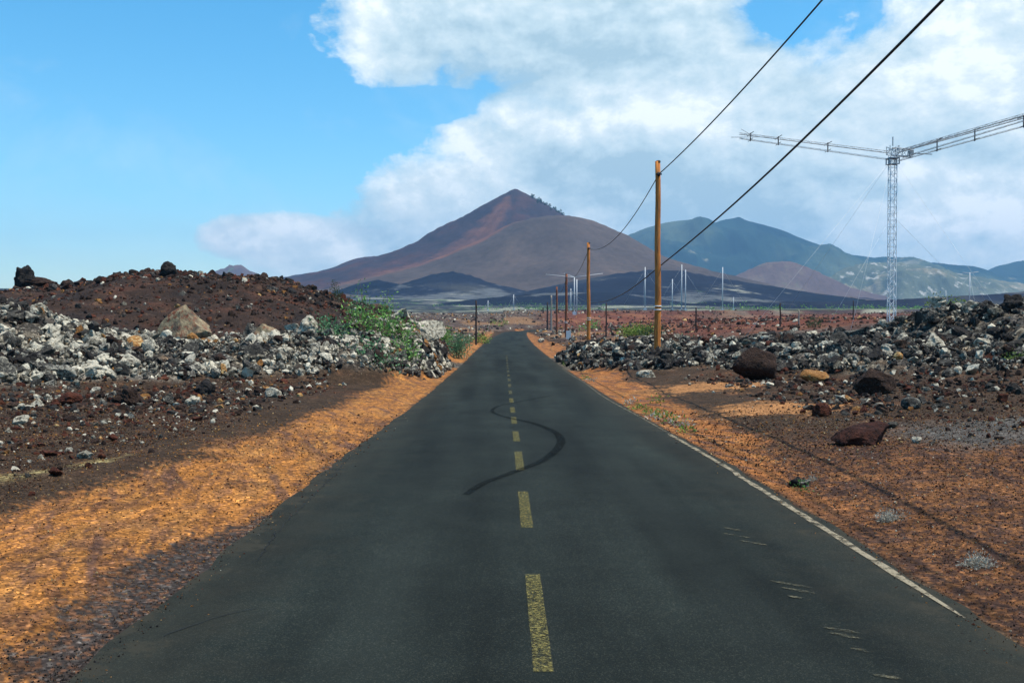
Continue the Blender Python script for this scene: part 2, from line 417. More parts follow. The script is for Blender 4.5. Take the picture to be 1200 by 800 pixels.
# ------------------------------------------------------------------ ground sheet
def ground_colour(x, y, z, s, rub, hillo, far, d, ma, mc):
    n = len(x); C = np.zeros((n, 3))
    def put(mask, col):
        nonlocal C
        m_ = np.clip(mask, 0, 1)[:, None]; col = np.asarray(col, float)
        C = C * (1 - m_) + col * m_
    n1 = fbm(x * .35, y * .35, 4, 101); n2 = fbm(x * 1.4, y * 1.4, 4, 102); n3 = fbm(x * 6, y * 6, 3, 103); n4 = fbm(x * 15, y * 27, 2, 199)
    C[:] = (.046, .028, .016)
    put(ss(-.05, .4, n2 * .6 + n1 * .5) * .6, (.078, .037, .020))
    L = x < 0
    # streaks laid by water, slightly askew to the road
    st = fbm((x + .12 * y) * 2.6, y * .30, 4, 104)
    st2 = fbm((x * .9 + .25 * y) * 5.0, y * .8, 3, 108)
    sl = -(x + 2.21)      # distance left of the asphalt
    outer = np.interp(y, [0, 9, 12, 19, 30, 38, 50, 70, 240], [3.2, 2.4, 1.7, 1.75, 1.7, 1.6, 1.2, 1.2, 1.4])
    wob = .55 * n1 + .35 * n2 + .12 * n3
    inner = np.interp(y, [0, 5, 5.6, 6.7, 7.6, 8.75, 9.8, 12, 20, 30, 60], [.2, .2, .35, .6, .62, .22, -.2, -.1, -.1, -.1, -.1])
    om = ss(-.14, .14, outer - sl + .8 * wob + .25 * n3 + .45 * n4) * ss(-.10, .12, sl - inner + wob * .6 + .25 * n3 + .5 * n4) * L * ss(380, 250, y)
    put(om, (.36, .142, .032))
    put(om * ss(.05, .35, st) * .8, (.38, .165, .042))
    wx = x + .13 * y + .5 * fbm(x * .7, y * .35, 4, 147); put(om * ss(.45, .72, ridged(wx * 3.3, y * .55, 4, 145, .65) + .35 * n2) * .65, (.13, .060, .034)); put(om * ss(.42, .62, ridged(wx * 4.5, y * .9, 4, 151, .7)) * ss(-.2, .2, n1 + n3 * .5) * .8, (.085, .042, .026)); put(om * ss(.15, .3, n4 + .4 * n3) * .6, (.16, .07, .03)); put(om * ss(.2, .4, -n4) * .35, (.42, .18, .05)); put(om * ss(.1, .4, fbm(wx * 1.5, y * .4, 4, 148)) * .3, (.40, .19, .055))
    put(om * ss(.22, .40, fbm((x + .35 * y) * 3.2, y * .5, 4, 141)) * .7, (.09, .048, .036))
    
    # dark crumbled verge
    gm = ss(.18, -.16, sl - inner + wob * .6 + .25 * n3) * ss(-.3, .0, sl) * L * (y < 60)
    put(gm, (.042, .032, .027)); put(gm * ss(.1, .3, n4) * .75, (.17, .075, .035)); put(gm * ss(.22, .4, -n4) * .5, (.14, .12, .10)); put(gm * ss(5.2, 3.6, y + n2), (.016, .021, .019))
    # straw coloured line of dead grass
    ym = ss(.30, .0, np.abs(sl - 3.1 - .25 * (y - 11.2) * -1 + .3 * n1)) * ss(10.3, 10.9, y) * ss(13.0, 12.2, y) * L
    put(ym * ss(-.25, .15, n3 + .7 * n2) * .75, (.33, .26, .11))
    # right verge
    R = ~L; sr = x - 2.99
    rg = ss(-.05, .05, sr) * R
    spk = ss(-.12, .12, .7 * n3 + .5 * n2 + .25 * n1 + .8 * n4)
    nearR = rg * ss(17, 12, y) * ss(9, 5, sr)
    put(nearR, (.060, .030, .019)); put(nearR * spk * .75, (.19, .078, .026))
    put(nearR * ss(.1, .4, fbm(x * 1.2, y * 2.0, 3, 110)) * .5, (.05, .03, .025))
    o2 = np.interp(y, [0, 10, 13, 16, 22, 30, 40, 60, 240], [.2, .3, .7, 1.1, 1.2, 1.3, 1.6, 2.0, 2.2])
    om2 = rg * ss(-.15, .18, o2 - sr + wob * 1.3 + .5 * n4) * ss(8, 12, y) * ss(400, 260, y)
    put(om2, (.26, .098, .028)); put(om2 * ss(.0, .3, st) * .6, (.38, .17, .050)); put(om2 * ss(.0, .25, st2 + .3 * n3) * .8, (.085, .046, .034))
    pt = rg * np.exp(-(((x - 5.6) / 1.6) ** 2 + ((y - 20.5) / 2.2) ** 2) * 1.2) + rg * np.exp(-(((x - 6.2) / 2.2) ** 2 + ((y - 29) / 2.2) ** 2))
    put(ss(.30, .75, pt + .55 * n2 + .3 * n3 + .3 * n4) * .85, (.36, .165, .060))
    gg = rg * ss(5.3, 6.3, x + .5 * n1 - .15 * (y - 13)) * ss(12.0, 12.9, y + .6 * n2) * ss(16.4, 15.0, y + .6 * n2)
    put(gg * .8, (.075, .074, .066))
    # under the rubble heaps
    put(rub, (.050, .043, .035)); put(rub * ss(.0, .3, n1), (.12, .10, .072)); put(rub * ss(.1, .35, n2) * .6, (.10, .062, .033))
    put(L * rub * ss(-.05, .2, n1 + .2) * ss(30, 25, y) * .8, (.34, .32, .27))
    # cinder hill
    put(hillo, (.036, .022, .016)); put(hillo * ss(.05, .4, n1 + .3 * n2) * .8, (.072, .033, .021)); put(hillo * ss(.05, .35, -n1) * .8, (.020, .015, .013))
    put(hillo * ss(.2, .5, n2) * .4, (.13, .075, .042))
    # lava field behind
    fm = far * (1 - hillo) * (1 - rub)
    rs = ss(1.4, 3.5, s)
    put(fm * rs, (.062, .038, .029)); put(fm * rs * ss(-.05, .3, n1), (.12, .09, .068))
    nf = fbm(x * .05, y * .035, 4, 120)
    put(fm * rs * ss(.1, .35, nf) * .8, (.22, .12, .06))
    redm = fm * ss(8, 18, x) * ss(70, 90, y)
    put(redm * .9, (.12, .038, .022)); put(redm * ss(.0, .3, fbm(x * .06, y * .10, 4, 121)) * .8, (.21, .09, .045))
    put(redm * ss(.12, .35, fbm(x * .15, y * .3, 4, 122)) * .6, (.06, .035, .03))
    # distant plain: pale ash, thin grass, cloud shadow painted as dark lava tongues
    pm = ss(300, 420, d)
    az = np.arctan2(x, np.maximum(y, 1))
    k1 = fbm(az * 9 + .6, np.log(np.maximum(d, 10)) * 4.6, 5, 130, .6)
    put(pm, (.034, .036, .040)); put(pm * ss(.06, .22, k1), (.22, .215, .16)); put(pm * ss(.0, .2, -k1) * .9, (.012, .014, .018))
    k2 = fbm(az * 40, np.log(np.maximum(d, 10)) * 30, 4, 131)
    put(pm * ss(.18, .35, k2) * .7, (.07, .11, .035))
    put(pm * ss(.30, .45, -k2) * .7, (.30, .28, .22))
    rr = ss(.17, .24, az) * ss(380, 600, d)
    put(rr, (.045, .042, .045)); put(rr * ss(.0, .3, fbm(x * .004, y * .004, 4, 135)), (.09, .12, .05))
    put(ss(1900, 2500, d), (.06, .05, .045))
    return np.clip(C, .004, .9)

def build_ground():
    dense = np.linspace(-.66, .66, 800)
    a0 = np.linspace(.66, 2 * PI - .66, 122)[1:-1]
    th = np.concatenate([dense, a0])
    r = [.25]
    while r[-1] < 7500:
        q = r[-1]
        k = .25 if q < 2 else (.02 if q < 4 else (.0062 if q < 75 else (.011 if q < 400 else .02)))
        r.append(q * (1 + k))
    r = np.array(r); nr, nt_ = len(r), len(th)
    Rg, Tg = np.meshgrid(r, th, indexing='ij')
    x = (Rg * np.sin(Tg)).ravel(); y = (Rg * np.cos(Tg)).ravel()
    z, s, rub, hillo, far, d, ma, mc = height(x, y, True, True)
    C = ground_colour(x, y, z, s, rub, hillo, far, d, ma, mc)
    i = np.arange(nr - 1)[:, None] * nt_; j = np.arange(nt_)[None, :]; j2 = (j + 1) % nt_
    Q = np.stack([i + j, i + nt_ + j, i + nt_ + j2, i + j2], -1).reshape(-1, 4)
    Q = Q[:, ::-1]
    me = fast_mesh('ground', np.stack([x, y, z], 1), Q, [M_ground], smooth=True, colors=C, attrs={'rub': rub})
    tag(link('ground', me), kind='structure')
build_ground()

# ------------------------------------------------------------------ road and its paint
def build_road():
    ys = np.concatenate([np.arange(-30, 0, 1.0), np.arange(0, 60, .35), np.arange(60, 300, 1.0)])
    us = np.linspace(-1, 1, 41)
    Y, U = np.meshgrid(ys, us, indexing='ij')
    hw = road_half(Y); X = road_c(Y) + U * (hw + .0)
    X = X + np.where(np.abs(U) > .99, np.sign(U) * (.10 * fbm(Y * 1.9 + U * 40, Y * 0 + .5, 5, 200, .65)), 0)
    Z = zb(Y) - .035 * np.abs(U) ** 2.5 + .004 + .006 * fbm(X * .5, Y * .12, 3, 201)
    n = len(us); i = np.arange(len(ys) - 1)[:, None] * n; j = np.arange(n - 1)[None, :]
    Q = np.stack([i + j, i + j + 1, i + n + j + 1, i + n + j], -1).reshape(-1, 4)
    me = fast_mesh('road', np.stack([X.ravel(), Y.ravel(), Z.ravel()], 1), Q, [M_asphalt], smooth=True,
                   attrs={'edge': np.abs(U).ravel(), 'track': np.exp(-((np.abs(U) - .42) / .13) ** 2).ravel()})
    road = tag(link('road', me), kind='structure')
    def rz(x, y):
        u = abs((x - float(road_c(y))) / float(road_half(y)))
        return float(zb(y)) - .035 * u ** 2.5 + .004 + .006 * float(fbm(np.array([x * .5]), np.array([y * .12]), 3, 201)[0])
    def strip(pts, w, mat, name, lift=.005, jag=0):
        V = []; Fc = []
        for k, (x, y) in enumerate(pts):
            a = Vector(pts[max(k - 1, 0)]); b = Vector(pts[min(k + 1, len(pts) - 1)])
            t = (b - a).normalized(); nrm = Vector((-t.y, t.x)); ww = w if np.isscalar(w) else w[k]
            for q in (-1, 0, 1):
                j_ = random.uniform(-jag, jag)
                px_, py_ = x + nrm.x * q * (ww / 2 + j_), y + nrm.y * q * (ww / 2 + j_)
                V.append((px_, py_, rz(px_, py_) + lift))
            if k:
                b0 = 3 * (k - 1)
                Fc += [(b0, b0 + 3, b0 + 4), (b0, b0 + 4, b0 + 1), (b0 + 1, b0 + 4, b0 + 5), (b0 + 1, b0 + 5, b0 + 2)]
        return link(name, fast_mesh(name, V, Fc, [mat], smooth=False), road)
    def dense(pts, step=.12):
        out = []
        P = [Vector(p) for p in pts]
        for k in range(len(P) - 1):                     # Catmull-Rom
            p0, p1, p2, p3 = P[max(k - 1, 0)], P[k], P[k + 1], P[min(k + 2, len(P) - 1)]
            m_ = max(2, int((p2 - p1).length / step))
            for q in range(m_):
                t = q / m_
                v = .5 * ((2 * p1) + (-p0 + p2) * t + (2 * p0 - 5 * p1 + 4 * p2 - p3) * t * t + (-p0 + 3 * p1 - 3 * p2 + p3) * t ** 3)
                out.append((v.x, v.y))
        out.append(tuple(P[-1])); return out
    # centre dashes
    dashes = [(790.6, 675), (620, 577), (552, 530), (518, 506), (497, 489), (484, 477.5), (472, 467)]
    last = 0
    for yb, yt in dashes:
        xb, db = on_road(600, yb); xt, dt = on_road(600, yt)
        last = db
        o = strip([(.205, db + q * (dt - db) / 12) for q in range(13)], .105, M_yellow, 'centre_line_dash', jag=.002)
    for k in range(1, 12):
        y0 = last + k * 3.55
        strip([(.205 + .00005 * max(y0 - 60, 0) ** 2, y0), (.205 + .00005 * max(y0 - 60, 0) ** 2, y0 + .9), (.205 + .00005 * max(y0 - 60, 0) ** 2, y0 + 1.75)], .10, M_yellow2, 'centre_line_dash')
    # cream edge line on the right
    ys_ = np.arange(6.05, 17.2, .25)
    yf_ = np.arange(17.4, 48, .4)
    strip([(2.83 + .03 * math.sin(y * .4), float(y)) for y in yf_], .05, M_cream2, 'edge_line', jag=.008)
    strip([(2.84 + .02 * math.sin(y * .35) - (.03 if y < 12 else 0), float(y)) for y in ys_], [.012, .03, .05, .062] + [.070 + .010 * math.sin(k * 1.7) for k in range(len(ys_) - 4)], M_cream, 'edge_line', jag=.006)
    # S-shaped skid
    P = [on_road(*q) for q in ((546, 581), (566, 568), (600, 555), (636, 541), (655, 525), (657, 515), (648, 506), (626, 497), (600, 491), (582, 486), (577, 481), (588, 475), (615, 470), (645, 464))]
    pts = dense(P); n = len(pts)
    w = [(.085 + .05 * math.sin(PI * min(k / n * 1.6, 1))) * (1 if k < n * .75 else .6) for k in range(n)]
    strip(pts, w, M_tyre, 'skid_mark', .0095)
    # hairline cracks by the left edge
    for q in (((300, 655), (335, 610), (385, 560), (410, 532)), ((190, 742), (250, 722), (300, 712))):
        pp = dense([on_road(*e) for e in q], .05)
        pp = [(x + .03 * perlin(np.array([y * 9]), np.array([x * 9]), 3)[0], y) for x, y in pp]
        strip(pp, .006, M_crack, 'crack', .006, jag=.002)
    # scuffed scraps of old paint
    for q in ((842, 618, 36), (850, 626, 30), (868, 634, 34), (905, 682, 50), (918, 690, 40), (925, 700, 28), (968, 737, 44), (975, 744, 40), (1000, 762, 30), (1025, 793, 40)):
        x0, y0 = on_road(q[0], q[1]); x1, y1 = on_road(q[0] + q[2], q[1] + q[2] * .16)
        pts = [(x0 + (x1 - x0) * t / 6, y0 + (y1 - y0) * t / 6) for t in range(7)]
        strip(pts, [.005, .03, .045, .035, .05, .03, .004], M_scuff, 'paint_scrap', .006, jag=.006)
    return road
ROAD = build_road()

# ------------------------------------------------------------------ hills and mountains
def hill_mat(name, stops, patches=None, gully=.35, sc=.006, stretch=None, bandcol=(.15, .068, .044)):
    m, nt, bs = new_mat(name); p = wpos(nt)
    if stretch:
        mp = nd(nt, 'ShaderNodeMapping'); mp.inputs['Scale'].default_value = stretch
        nt.links.new(p, mp.inputs['Vector']); p = mp.outputs[0]
    n = noise(nt, p, sc, 8, .62, .4)
    c = ramp(nt, n, stops)
    if patches:
        for col, psc, th in patches:
            c = mix(nt, ramp(nt, noise(nt, p, psc, 9, .7), [(th, 0.0), (th + .05, 1.0)]), c, col)
    c = mix(nt, 1.0, c, ramp(nt, noise(nt, p, .08, 6, .8), [(.3, .7), (.7, 1.3)]), 'MULTIPLY')
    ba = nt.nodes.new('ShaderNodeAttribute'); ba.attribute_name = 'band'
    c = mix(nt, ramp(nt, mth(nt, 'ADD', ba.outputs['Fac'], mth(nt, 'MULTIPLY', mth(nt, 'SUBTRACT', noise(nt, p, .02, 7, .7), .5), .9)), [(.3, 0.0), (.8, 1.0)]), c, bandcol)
    nt.links.new(c, bs.inputs['Base Color'])
    bump(nt, bs, noise(nt, p, .05, 8, .75), gully, 6.0)
    bs.inputs['Roughness'].default_value = 1; bs.inputs['Specular IOR Level'].default_value = .05
    return m

def hill(name, mat, cx, cy, rx, ry, fn, nx=160, ny=120, base=-20, band=None):
    xs = np.linspace(-rx, rx, nx); ys = np.linspace(-ry, ry, ny)
    X, Y = np.meshgrid(xs, ys, indexing='ij'); X = X.ravel(); Y = Y.ravel()
    Z = fn(X, Y, cx + X, cy + Y)
    i = np.arange(nx - 1)[:, None] * ny; j = np.arange(ny - 1)[None, :]
    Q = np.stack([i + j, i + ny + j, i + ny + j + 1, i + j + 1], -1).reshape(-1, 4)
    bnd = band(X, Y) if band else np.zeros(len(X))
    me = fast_mesh(name, np.stack([cx + X, cy + Y, Z], 1), Q, [mat], smooth=True, attrs={'band': bnd})
    return tag(link(name, me), kind='structure')

def pxprofile(pts, D):
    xs = [at(a, D) for a, b in pts]; zs = [zpix(b, D) for a, b in pts]
    return xs, zs

def ridge_hill(name, mat, pts, D, depth, amp=.12, seed=0, nscale=.004, low=-30, nx=220, ny=110, pad=.25):
    xs, zs = pxprofile(pts, D)
    cx = (xs[0] + xs[-1]) / 2; rx = (xs[-1] - xs[0]) / 2 * (1 + pad)
    def fn(X, Y, x, y):
        w = fbm(x * nscale * .6, y * nscale * .6, 3, seed + 5) * depth * .35
        P = np.interp(x, xs, zs)
        P = np.where(x < xs[0], zs[0] + (x - xs[0]) * .25, P); P = np.where(x > xs[-1], zs[-1] - (x - xs[-1]) * .25, P)
        t = np.abs(Y + w) / depth
        sh = np.where(t < 1, (1 - t) ** 1.25, 0)
        g = ridged(x * nscale, y * nscale * .6, 5, seed, .55)
        edge = np.clip(1.0 - (np.abs(Y) / (depth * 1.35)) ** 6, 0, 1)
        z = (P - low) * sh
        z = z * (1 + amp * g * np.clip(t * 2.2, 0, 1)) + low
        return np.where(edge > 0, z, low - 5)
    return hill(name, mat, cx, D, rx, depth * 1.4, fn, nx, ny)

M_cone = hill_mat('reddish_cinder', [(.32, (.022, .018, .024)), (.48, (.036, .027, .032)), (.60, (.062, .032, .030)), (.72, (.10, .055, .042))], None, .35)
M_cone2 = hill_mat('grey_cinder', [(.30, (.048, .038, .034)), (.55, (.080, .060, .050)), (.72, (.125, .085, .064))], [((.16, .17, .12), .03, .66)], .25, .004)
M_lava_shade = hill_mat('dark_lava_cloud_shade', [(.38, (.006, .008, .016)), (.60, (.014, .016, .027)), (.76, (.06, .058, .050))], [((.085, .088, .088), .005, .56), ((.20, .195, .155), .009, .61), ((.05, .085, .03), .016, .66)], .4, .004, (.55, .8, 3.0))  # blue-black lava tone carries painted cloud shadow; ash patches are its own colour
M_green = hill_mat('green_slopes', [(.32, (.008, .026, .028)), (.48, (.022, .050, .042)), (.66, (.085, .11, .065))], [((.20, .19, .13), .0022, .60)], .7, .0016)
M_pale = hill_mat('pale_rocky_slopes', [(.35, (.07, .085, .05)), (.55, (.12, .13, .08)), (.7, (.20, .19, .13))], [((.20, .17, .10), .006, .54), ((.36, .34, .28), .024, .57)], .6, .003)
M_tan = hill_mat('tan_topped_cone', [(.35, (.075, .050, .045)), (.55, (.11, .07, .055)), (.7, (.16, .12, .08))], [((.10, .13, .06), .004, .60)], .3, .004)

def cone_fn(prof_r, prof_z, seed, gul=.03, sx=1.0, sy=1.0, skew=0.0):
    def fn(X, Y, x, y):
        ang = np.arctan2(Y, X)
        r = np.sqrt((X / sx) ** 2 + (Y / sy) ** 2)
        g = fbm(np.cos(ang) * 5, np.sin(ang) * 5, 4, seed) + .6 * fbm(np.cos(ang) * 22, np.sin(ang) * 22, 3, seed + 1)
        r2 = r * (1 + .10 * fbm(np.cos(ang) * 1.3, np.sin(ang) * 1.3, 2, seed + 3)) 
        z = np.interp(r2, prof_r, prof_z)
        return z + g * gul * np.clip(r / 200, 0, 1) * 120 + fbm(x * .01, y * .01, 4, seed + 9) * 9 * np.clip(r / 150, 0, 1) + fbm(x * .05, y * .05, 3, seed + 8) * 1.5
    return fn
# the big red-brown cinder peak
hill('peak', M_cone, at(604, 2600), 2600, 900, 850,
     cone_fn([0, 9, 60, 130, 254, 340, 430, 560, 760, 2000], [345, 340, 312, 269, 196, 158, 130, 100, 55, -40], 301, .09), 300, 280,
     band=lambda X, Y: np.exp(-((np.arctan2(Y, X) % (2 * PI) - 4.35) / .30) ** 2) * ss(10, 60, np.hypot(X, Y)) * .62)
# its smooth grey neighbour with a breached crater
def front_cone(X, Y, x, y):
    z = cone_fn([0, 40, 85, 105, 140, 200, 260, 310, 390, 500, 1400], [224, 226, 224, 217, 199, 168, 136, 116, 94, 62, -60], 311, .015)(X, Y, x, y)
    cr = np.exp(-(((X + 45) / 75) ** 2 + ((Y - 35) / 60) ** 2))
    z = z - 46 * cr
    lip = np.exp(-(((X + 95) / 45) ** 2 + ((Y + 10) / 60) ** 2)); return z + 8 * lip - 22 * np.clip((-X) / 140, 0, 1.0) * np.clip(1 - np.abs(X) / 400, 0, 1)
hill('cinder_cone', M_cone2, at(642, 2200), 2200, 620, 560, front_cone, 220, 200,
     band=lambda X, Y: np.exp(-((np.arctan2(Y, X) % (2 * PI) - 3.55 - .0004 * X) / .24) ** 2) * ss(40, 90, np.hypot(X, Y)) + .8 * np.exp(-(((X + 60) / 60) ** 2 + ((Y + 20) / 60) ** 2)))  # reddish cinder band that also paints the sunlit left edge and rim
ridge_hill('left_ridge', M_cone, [(318, 328), (345, 322), (375, 318), (400, 311), (425, 303), (445, 299), (462, 293), (480, 291), (500, 289), (540, 292), (580, 300)], 2900, 620, .16, 320, .004)
ridge_hill('far_left_cone', M_tan, [(240, 322), (262, 315), (272, 311), (280, 309.5), (290, 312), (305, 320), (325, 328)], 4200, 420, .06, 325, .004, nx=100, ny=60)
# lava swells at the foot of the cones, cloud shadow put into their colour
ridge_hill('lava_swell', M_lava_shade, [(452, 338), (480, 328), (505, 320), (530, 317), (552, 322), (575, 331), (605, 338)], 1650, 230, .08, 330, .006, 0)
ridge_hill('lava_swell', M_lava_shade, [(400, 340), (420, 332), (445, 328), (470, 333), (495, 341)], 1750, 160, .08, 334, .006, 0)
ridge_hill('lava_swell', M_lava_shade, [(560, 352), (620, 340), (680, 328), (720, 320), (760, 316), (800, 317), (850, 325), (900, 334), (940, 341), (990, 348)], 1500, 330, .10, 338, .006, 0)
ridge_hill('lava_swell', M_lava_shade, [(500, 358), (560, 350), (620, 343), (680, 341), (740, 346), (800, 353)], 1150, 190, .12, 342, .008, -2)
# right side
ridge_hill('green_mountain', M_green, [(690, 300), (720, 282), (745, 271), (770, 263), (790, 260), (808, 257), (820, 260), (830, 264), (845, 259), (862, 256), (880, 260), (900, 266), (925, 275), (950, 284), (975, 293), (1000, 297), (1030, 298), (1060, 302), (1090, 306), (1110, 311), (1150, 320), (1200, 332)], 5400, 1500, .42, 350, .0022, nx=320, ny=160)
ridge_hill('green_mountain', M_green, [(1120, 330), (1150, 319), (1175, 311), (1200, 305), (1240, 296), (1300, 290), (1380, 300)], 5600, 1200, .18, 356, .0018, nx=160, ny=100)
ridge_hill('pale_hill', M_pale, [(940, 340), (965, 326), (990, 314), (1010, 308), (1040, 305), (1070, 306), (1095, 311), (1120, 319), (1150, 325), (1190, 330), (1250, 338)], 4100, 650, .34, 360, .005)
ridge_hill('tan_cone', M_tan, [(845, 330), (865, 321), (885, 312), (900, 306.5), (918, 304.5), (935, 307), (955, 315), (975, 326), (1000, 337), (1020, 342)], 3300, 420, .05, 366, .003)
ridge_hill('lava_flow', M_lava_shade, [(800, 356), (850, 353), (900, 352), (960, 353), (1010, 352), (1060, 350), (1110, 347), (1160, 345), (1200, 341), (1260, 338), (1340, 338)], 1050, 150, .10, 370, .008, -2, nx=260)

# ------------------------------------------------------------------ rocks
def ico(sub):
    bm = bmesh.new(); bmesh.ops.create_icosphere(bm, subdivisions=sub, radius=1)
    V = np.array([v.co[:] for v in bm.verts]); T = np.array([[v.index for v in f.verts] for f in bm.faces]); bm.free()
    return V, T
ICO = {k: ico(k) for k in (1, 2, 3, 4, 5)}
def rock_shape(sub, seed, cuts=9, rough=.1, lo=.5, hi=.85):
    r = np.random.default_rng(seed); V, T = ICO[sub]; V = V.copy()
    for _ in range(cuts):
        n = r.normal(size=3); n /= np.linalg.norm(n); t = r.uniform(lo, hi)
        dd = V @ n; V -= np.outer(np.maximum(dd - t, 0), n)
    nrm = V / np.linalg.norm(V, axis=1)[:, None]
    a = 0
    for o in range(4):
        f = 1.8 * 2 ** o; k = r.normal(size=(3, 3)) * f; ph = r.uniform(0, 6, 3)
        a = a + rough * .55 ** o * np.sin(V @ k + ph).sum(1) / 1.7
    V = V + nrm * a[:, None]
    V *= np.array([1, r.uniform(.65, .95), r.uniform(.5, .85)])
    V /= np.abs(V).max()
    return V, T
def rotm(n, r, flat=False):
    q = r.normal(size=(n, 4)); q /= np.linalg.norm(q, axis=1)[:, None]
    w, x, y, z = q.T
    return np.stack([1 - 2 * (y * y + z * z), 2 * (x * y - z * w), 2 * (x * z + y * w), 2 * (x * y + z * w), 1 - 2 * (x * x + z * z), 2 * (y * z - x * w),
                     2 * (x * z - y * w), 2 * (y * z + x * w), 1 - 2 * (x * x + y * y)], 1).reshape(n, 3, 3)
def scatter_mesh(name, shapes, P, S, cls, r):
    """many stones -> arrays for one mesh"""
    VV = []; TT = []; MI = []; RN = []; off = 0
    which = r.integers(0, len(shapes), len(P)); R = rotm(len(P), r); rnd = r.uniform(0, 1, len(P))
    for k, (V, T) in enumerate(shapes):
        idx = np.nonzero(which == k)[0]
        if not len(idx): continue
        v = np.einsum('nij,vj->nvi', R[idx], V) * S[idx][:, None, None] + P[idx][:, None, :]
        t = T[None] + (np.arange(len(idx)) * len(V))[:, None, None] + off
        VV.append(v.reshape(-1, 3)); TT.append(t.reshape(-1, 3)); MI.append(np.repeat(cls[idx], len(T))); RN.append(np.repeat(rnd[idx], len(V)))
        off += len(idx) * len(V)
    return fast_mesh(name, np.concatenate(VV), np.concatenate(TT), [RM[k] for k in RKEYS], np.concatenate(MI), {'rnd': np.concatenate(RN)})

SH1 = [rock_shape(1, 500 + k, 7, .04, .3, .75) for k in range(12)]
SH2 = [rock_shape(2, 600 + k, 11, .07, .3, .75) for k in range(16)]
SH3 = [rock_shape(3, 700 + k, 12, .08, .32, .75) for k in range(10)]
CI = {k: i for i, k in enumerate(RKEYS)}

class Pool: P = []; S = []; C = []; Z = []
def add_rocks(zone, n, xr, yr, mask, probs, smin, smax, power=2.2, sink=.25, seed=0, stack=0.0):
    r = np.random.default_rng(1000 + seed)
    x = r.uniform(*xr, n); y = r.uniform(*yr, n)
    z, s, rub, hillo, far, d, ma, mc = height(x, y, True, True)
    keep = (r.uniform(0, 1, n) < mask(x, y, s, rub, hillo, far, d)) & (s > .25)
    az = np.arctan2(x, y); keep &= (np.abs(az) < .62)
    x, y, z = x[keep], y[keep], z[keep]
    S = smin * (smax / smin) ** (r.uniform(0, 1, len(x)) ** power)
    if zone in ('left', 'right') and smax < .3: S = S * np.clip(.95 + 1.5 * fbm(x * .45, y * .45, 3, 91), .55, 1.9)
    if callable(probs): c = probs(x, y, r)
    else:
        ks = list(probs); w = np.array([probs[k] for k in ks], float); w /= w.sum()
        c = r.choice([CI[k] for k in ks], len(x), p=w)
    zz = z + S * (.5 - sink) * .5 + (r.uniform(0, stack, len(x)) if stack else 0)
    Pool.P.append(np.stack([x, y, zz], 1)); Pool.S.append(S); Pool.C.append(c); Pool.Z += [zone] * len(x)

def by_noise(table, sc, seed):
    def f(x, y, r):
        n = fbm(x * sc, y * sc, 3, seed) * 1.6 + r.normal(0, .08, len(x))
        out = np.zeros(len(x), int)
        for lo, probs in table:
            ks = list(probs); w = np.array([probs[k] for k in ks], float); w /= w.sum()
            c = r.choice([CI[k] for k in ks], len(x), p=w); out = np.where(n >= lo, c, out)
        return out
    return f
leftcols = by_noise([(-9, dict(dark=5, grey=6, pale=1.6, brown=1.5)), (-.25, dict(grey=6, pale=5, dark=1, brown=.6)), (-.0, dict(pale=9, grey=3, ochre=.3, dark=.3)), (.4, dict(pale=4.5, ochre=1.2, grey=3, brown=2.5))], .35, 7)
rightcols = by_noise([(-9, dict(dark=6, grey=6, pale=.7, brown=.5)), (.0, dict(grey=7, dark=4, pale=1.4, brown=1)), (.3, dict(pale=1.8, grey=5, dark=3, brown=2, rust=.5, ochre=.2))], .3, 8)
rubm = lambda x, y, s, rub, hillo, far, d: rub * (.12 + .88 * ss(-.28, -.05, fbm(x * .5, y * .4, 3, 92)))
add_rocks('left', 95000, (-32, -2.4), (18, 50), rubm, leftcols, .035, .20, 1.9, .2, 1, .14)
add_rocks('left', 900, (-30, -3), (18, 47), rubm, leftcols, .20, .42, 1.5, .3, 23, .08)
add_rocks('right', 800, (3.4, 30), (22, 56), rubm, rightcols, .18, .40, 1.5, .3, 24, .08)
add_rocks('left', 260, (-30, -3), (18, 46), rubm, leftcols, .32, .60, 1.8, .3, 21, .1)
add_rocks('right', 220, (3.4, 30), (22, 50), rubm, rightcols, .30, .55, 1.8, .3, 22, .1)
add_rocks('left', 1300, (-30, -2.6), (18, 48), rubm, leftcols, .16, .36, 1.8, .2, 2, .1)
add_rocks('right', 90000, (3, 32), (20, 60), rubm, rightcols, .035, .19, 1.9, .2, 3, .14)
add_rocks('right', 1100, (3.2, 30), (21, 56), rubm, rightcols, .15, .34, 1.8, .2, 4, .1)
polep = dict(pale=3, grey=5, dark=4, brown=1.5, ochre=.3)
add_rocks('right', 7000, (3.2, 11), (33, 58), rubm, polep, .06, .24, 1.5, .2, 5, .14)
# open cinder in front
opl = lambda x, y, s, rub, hillo, far, d: (1 - rub) * (1 - hillo) * (ss(2.2, 4.6, s)) * ss(8, 10, d)
cl = dict(rust=3, brown=5, grey=1.8, pale=1.2, ochre=.5, dark=2)
add_rocks('slope_left', 8000, (-16, -3.4), (8, 36), opl, cl, .012, .11, 3.2, .35, 6)
add_rocks('slope_left', 1500, (-9, -4.6), (8.5, 20), opl, dict(rust=4, brown=4, grey=2, pale=2, ochre=.5), .018, .075, 2.0, .3, 26)
add_rocks('slope_left', 5000, (-16, -4.9), (19, 36), opl, dict(rust=2.5, brown=5, grey=2, pale=1.6, ochre=1, dark=2), .025, .15, 2.4, .3, 16)
add_rocks('slope_right', 10000, (3.6, 17), (8, 34), opl, cl, .012, .11, 3.0, .35, 7)
add_rocks('slope_right', 2600, (6.2, 20), (18, 32), opl, dict(rust=2, brown=5, grey=2, dark=3, pale=.7, ochre=.3), .03, .17, 2.0, .3, 17)
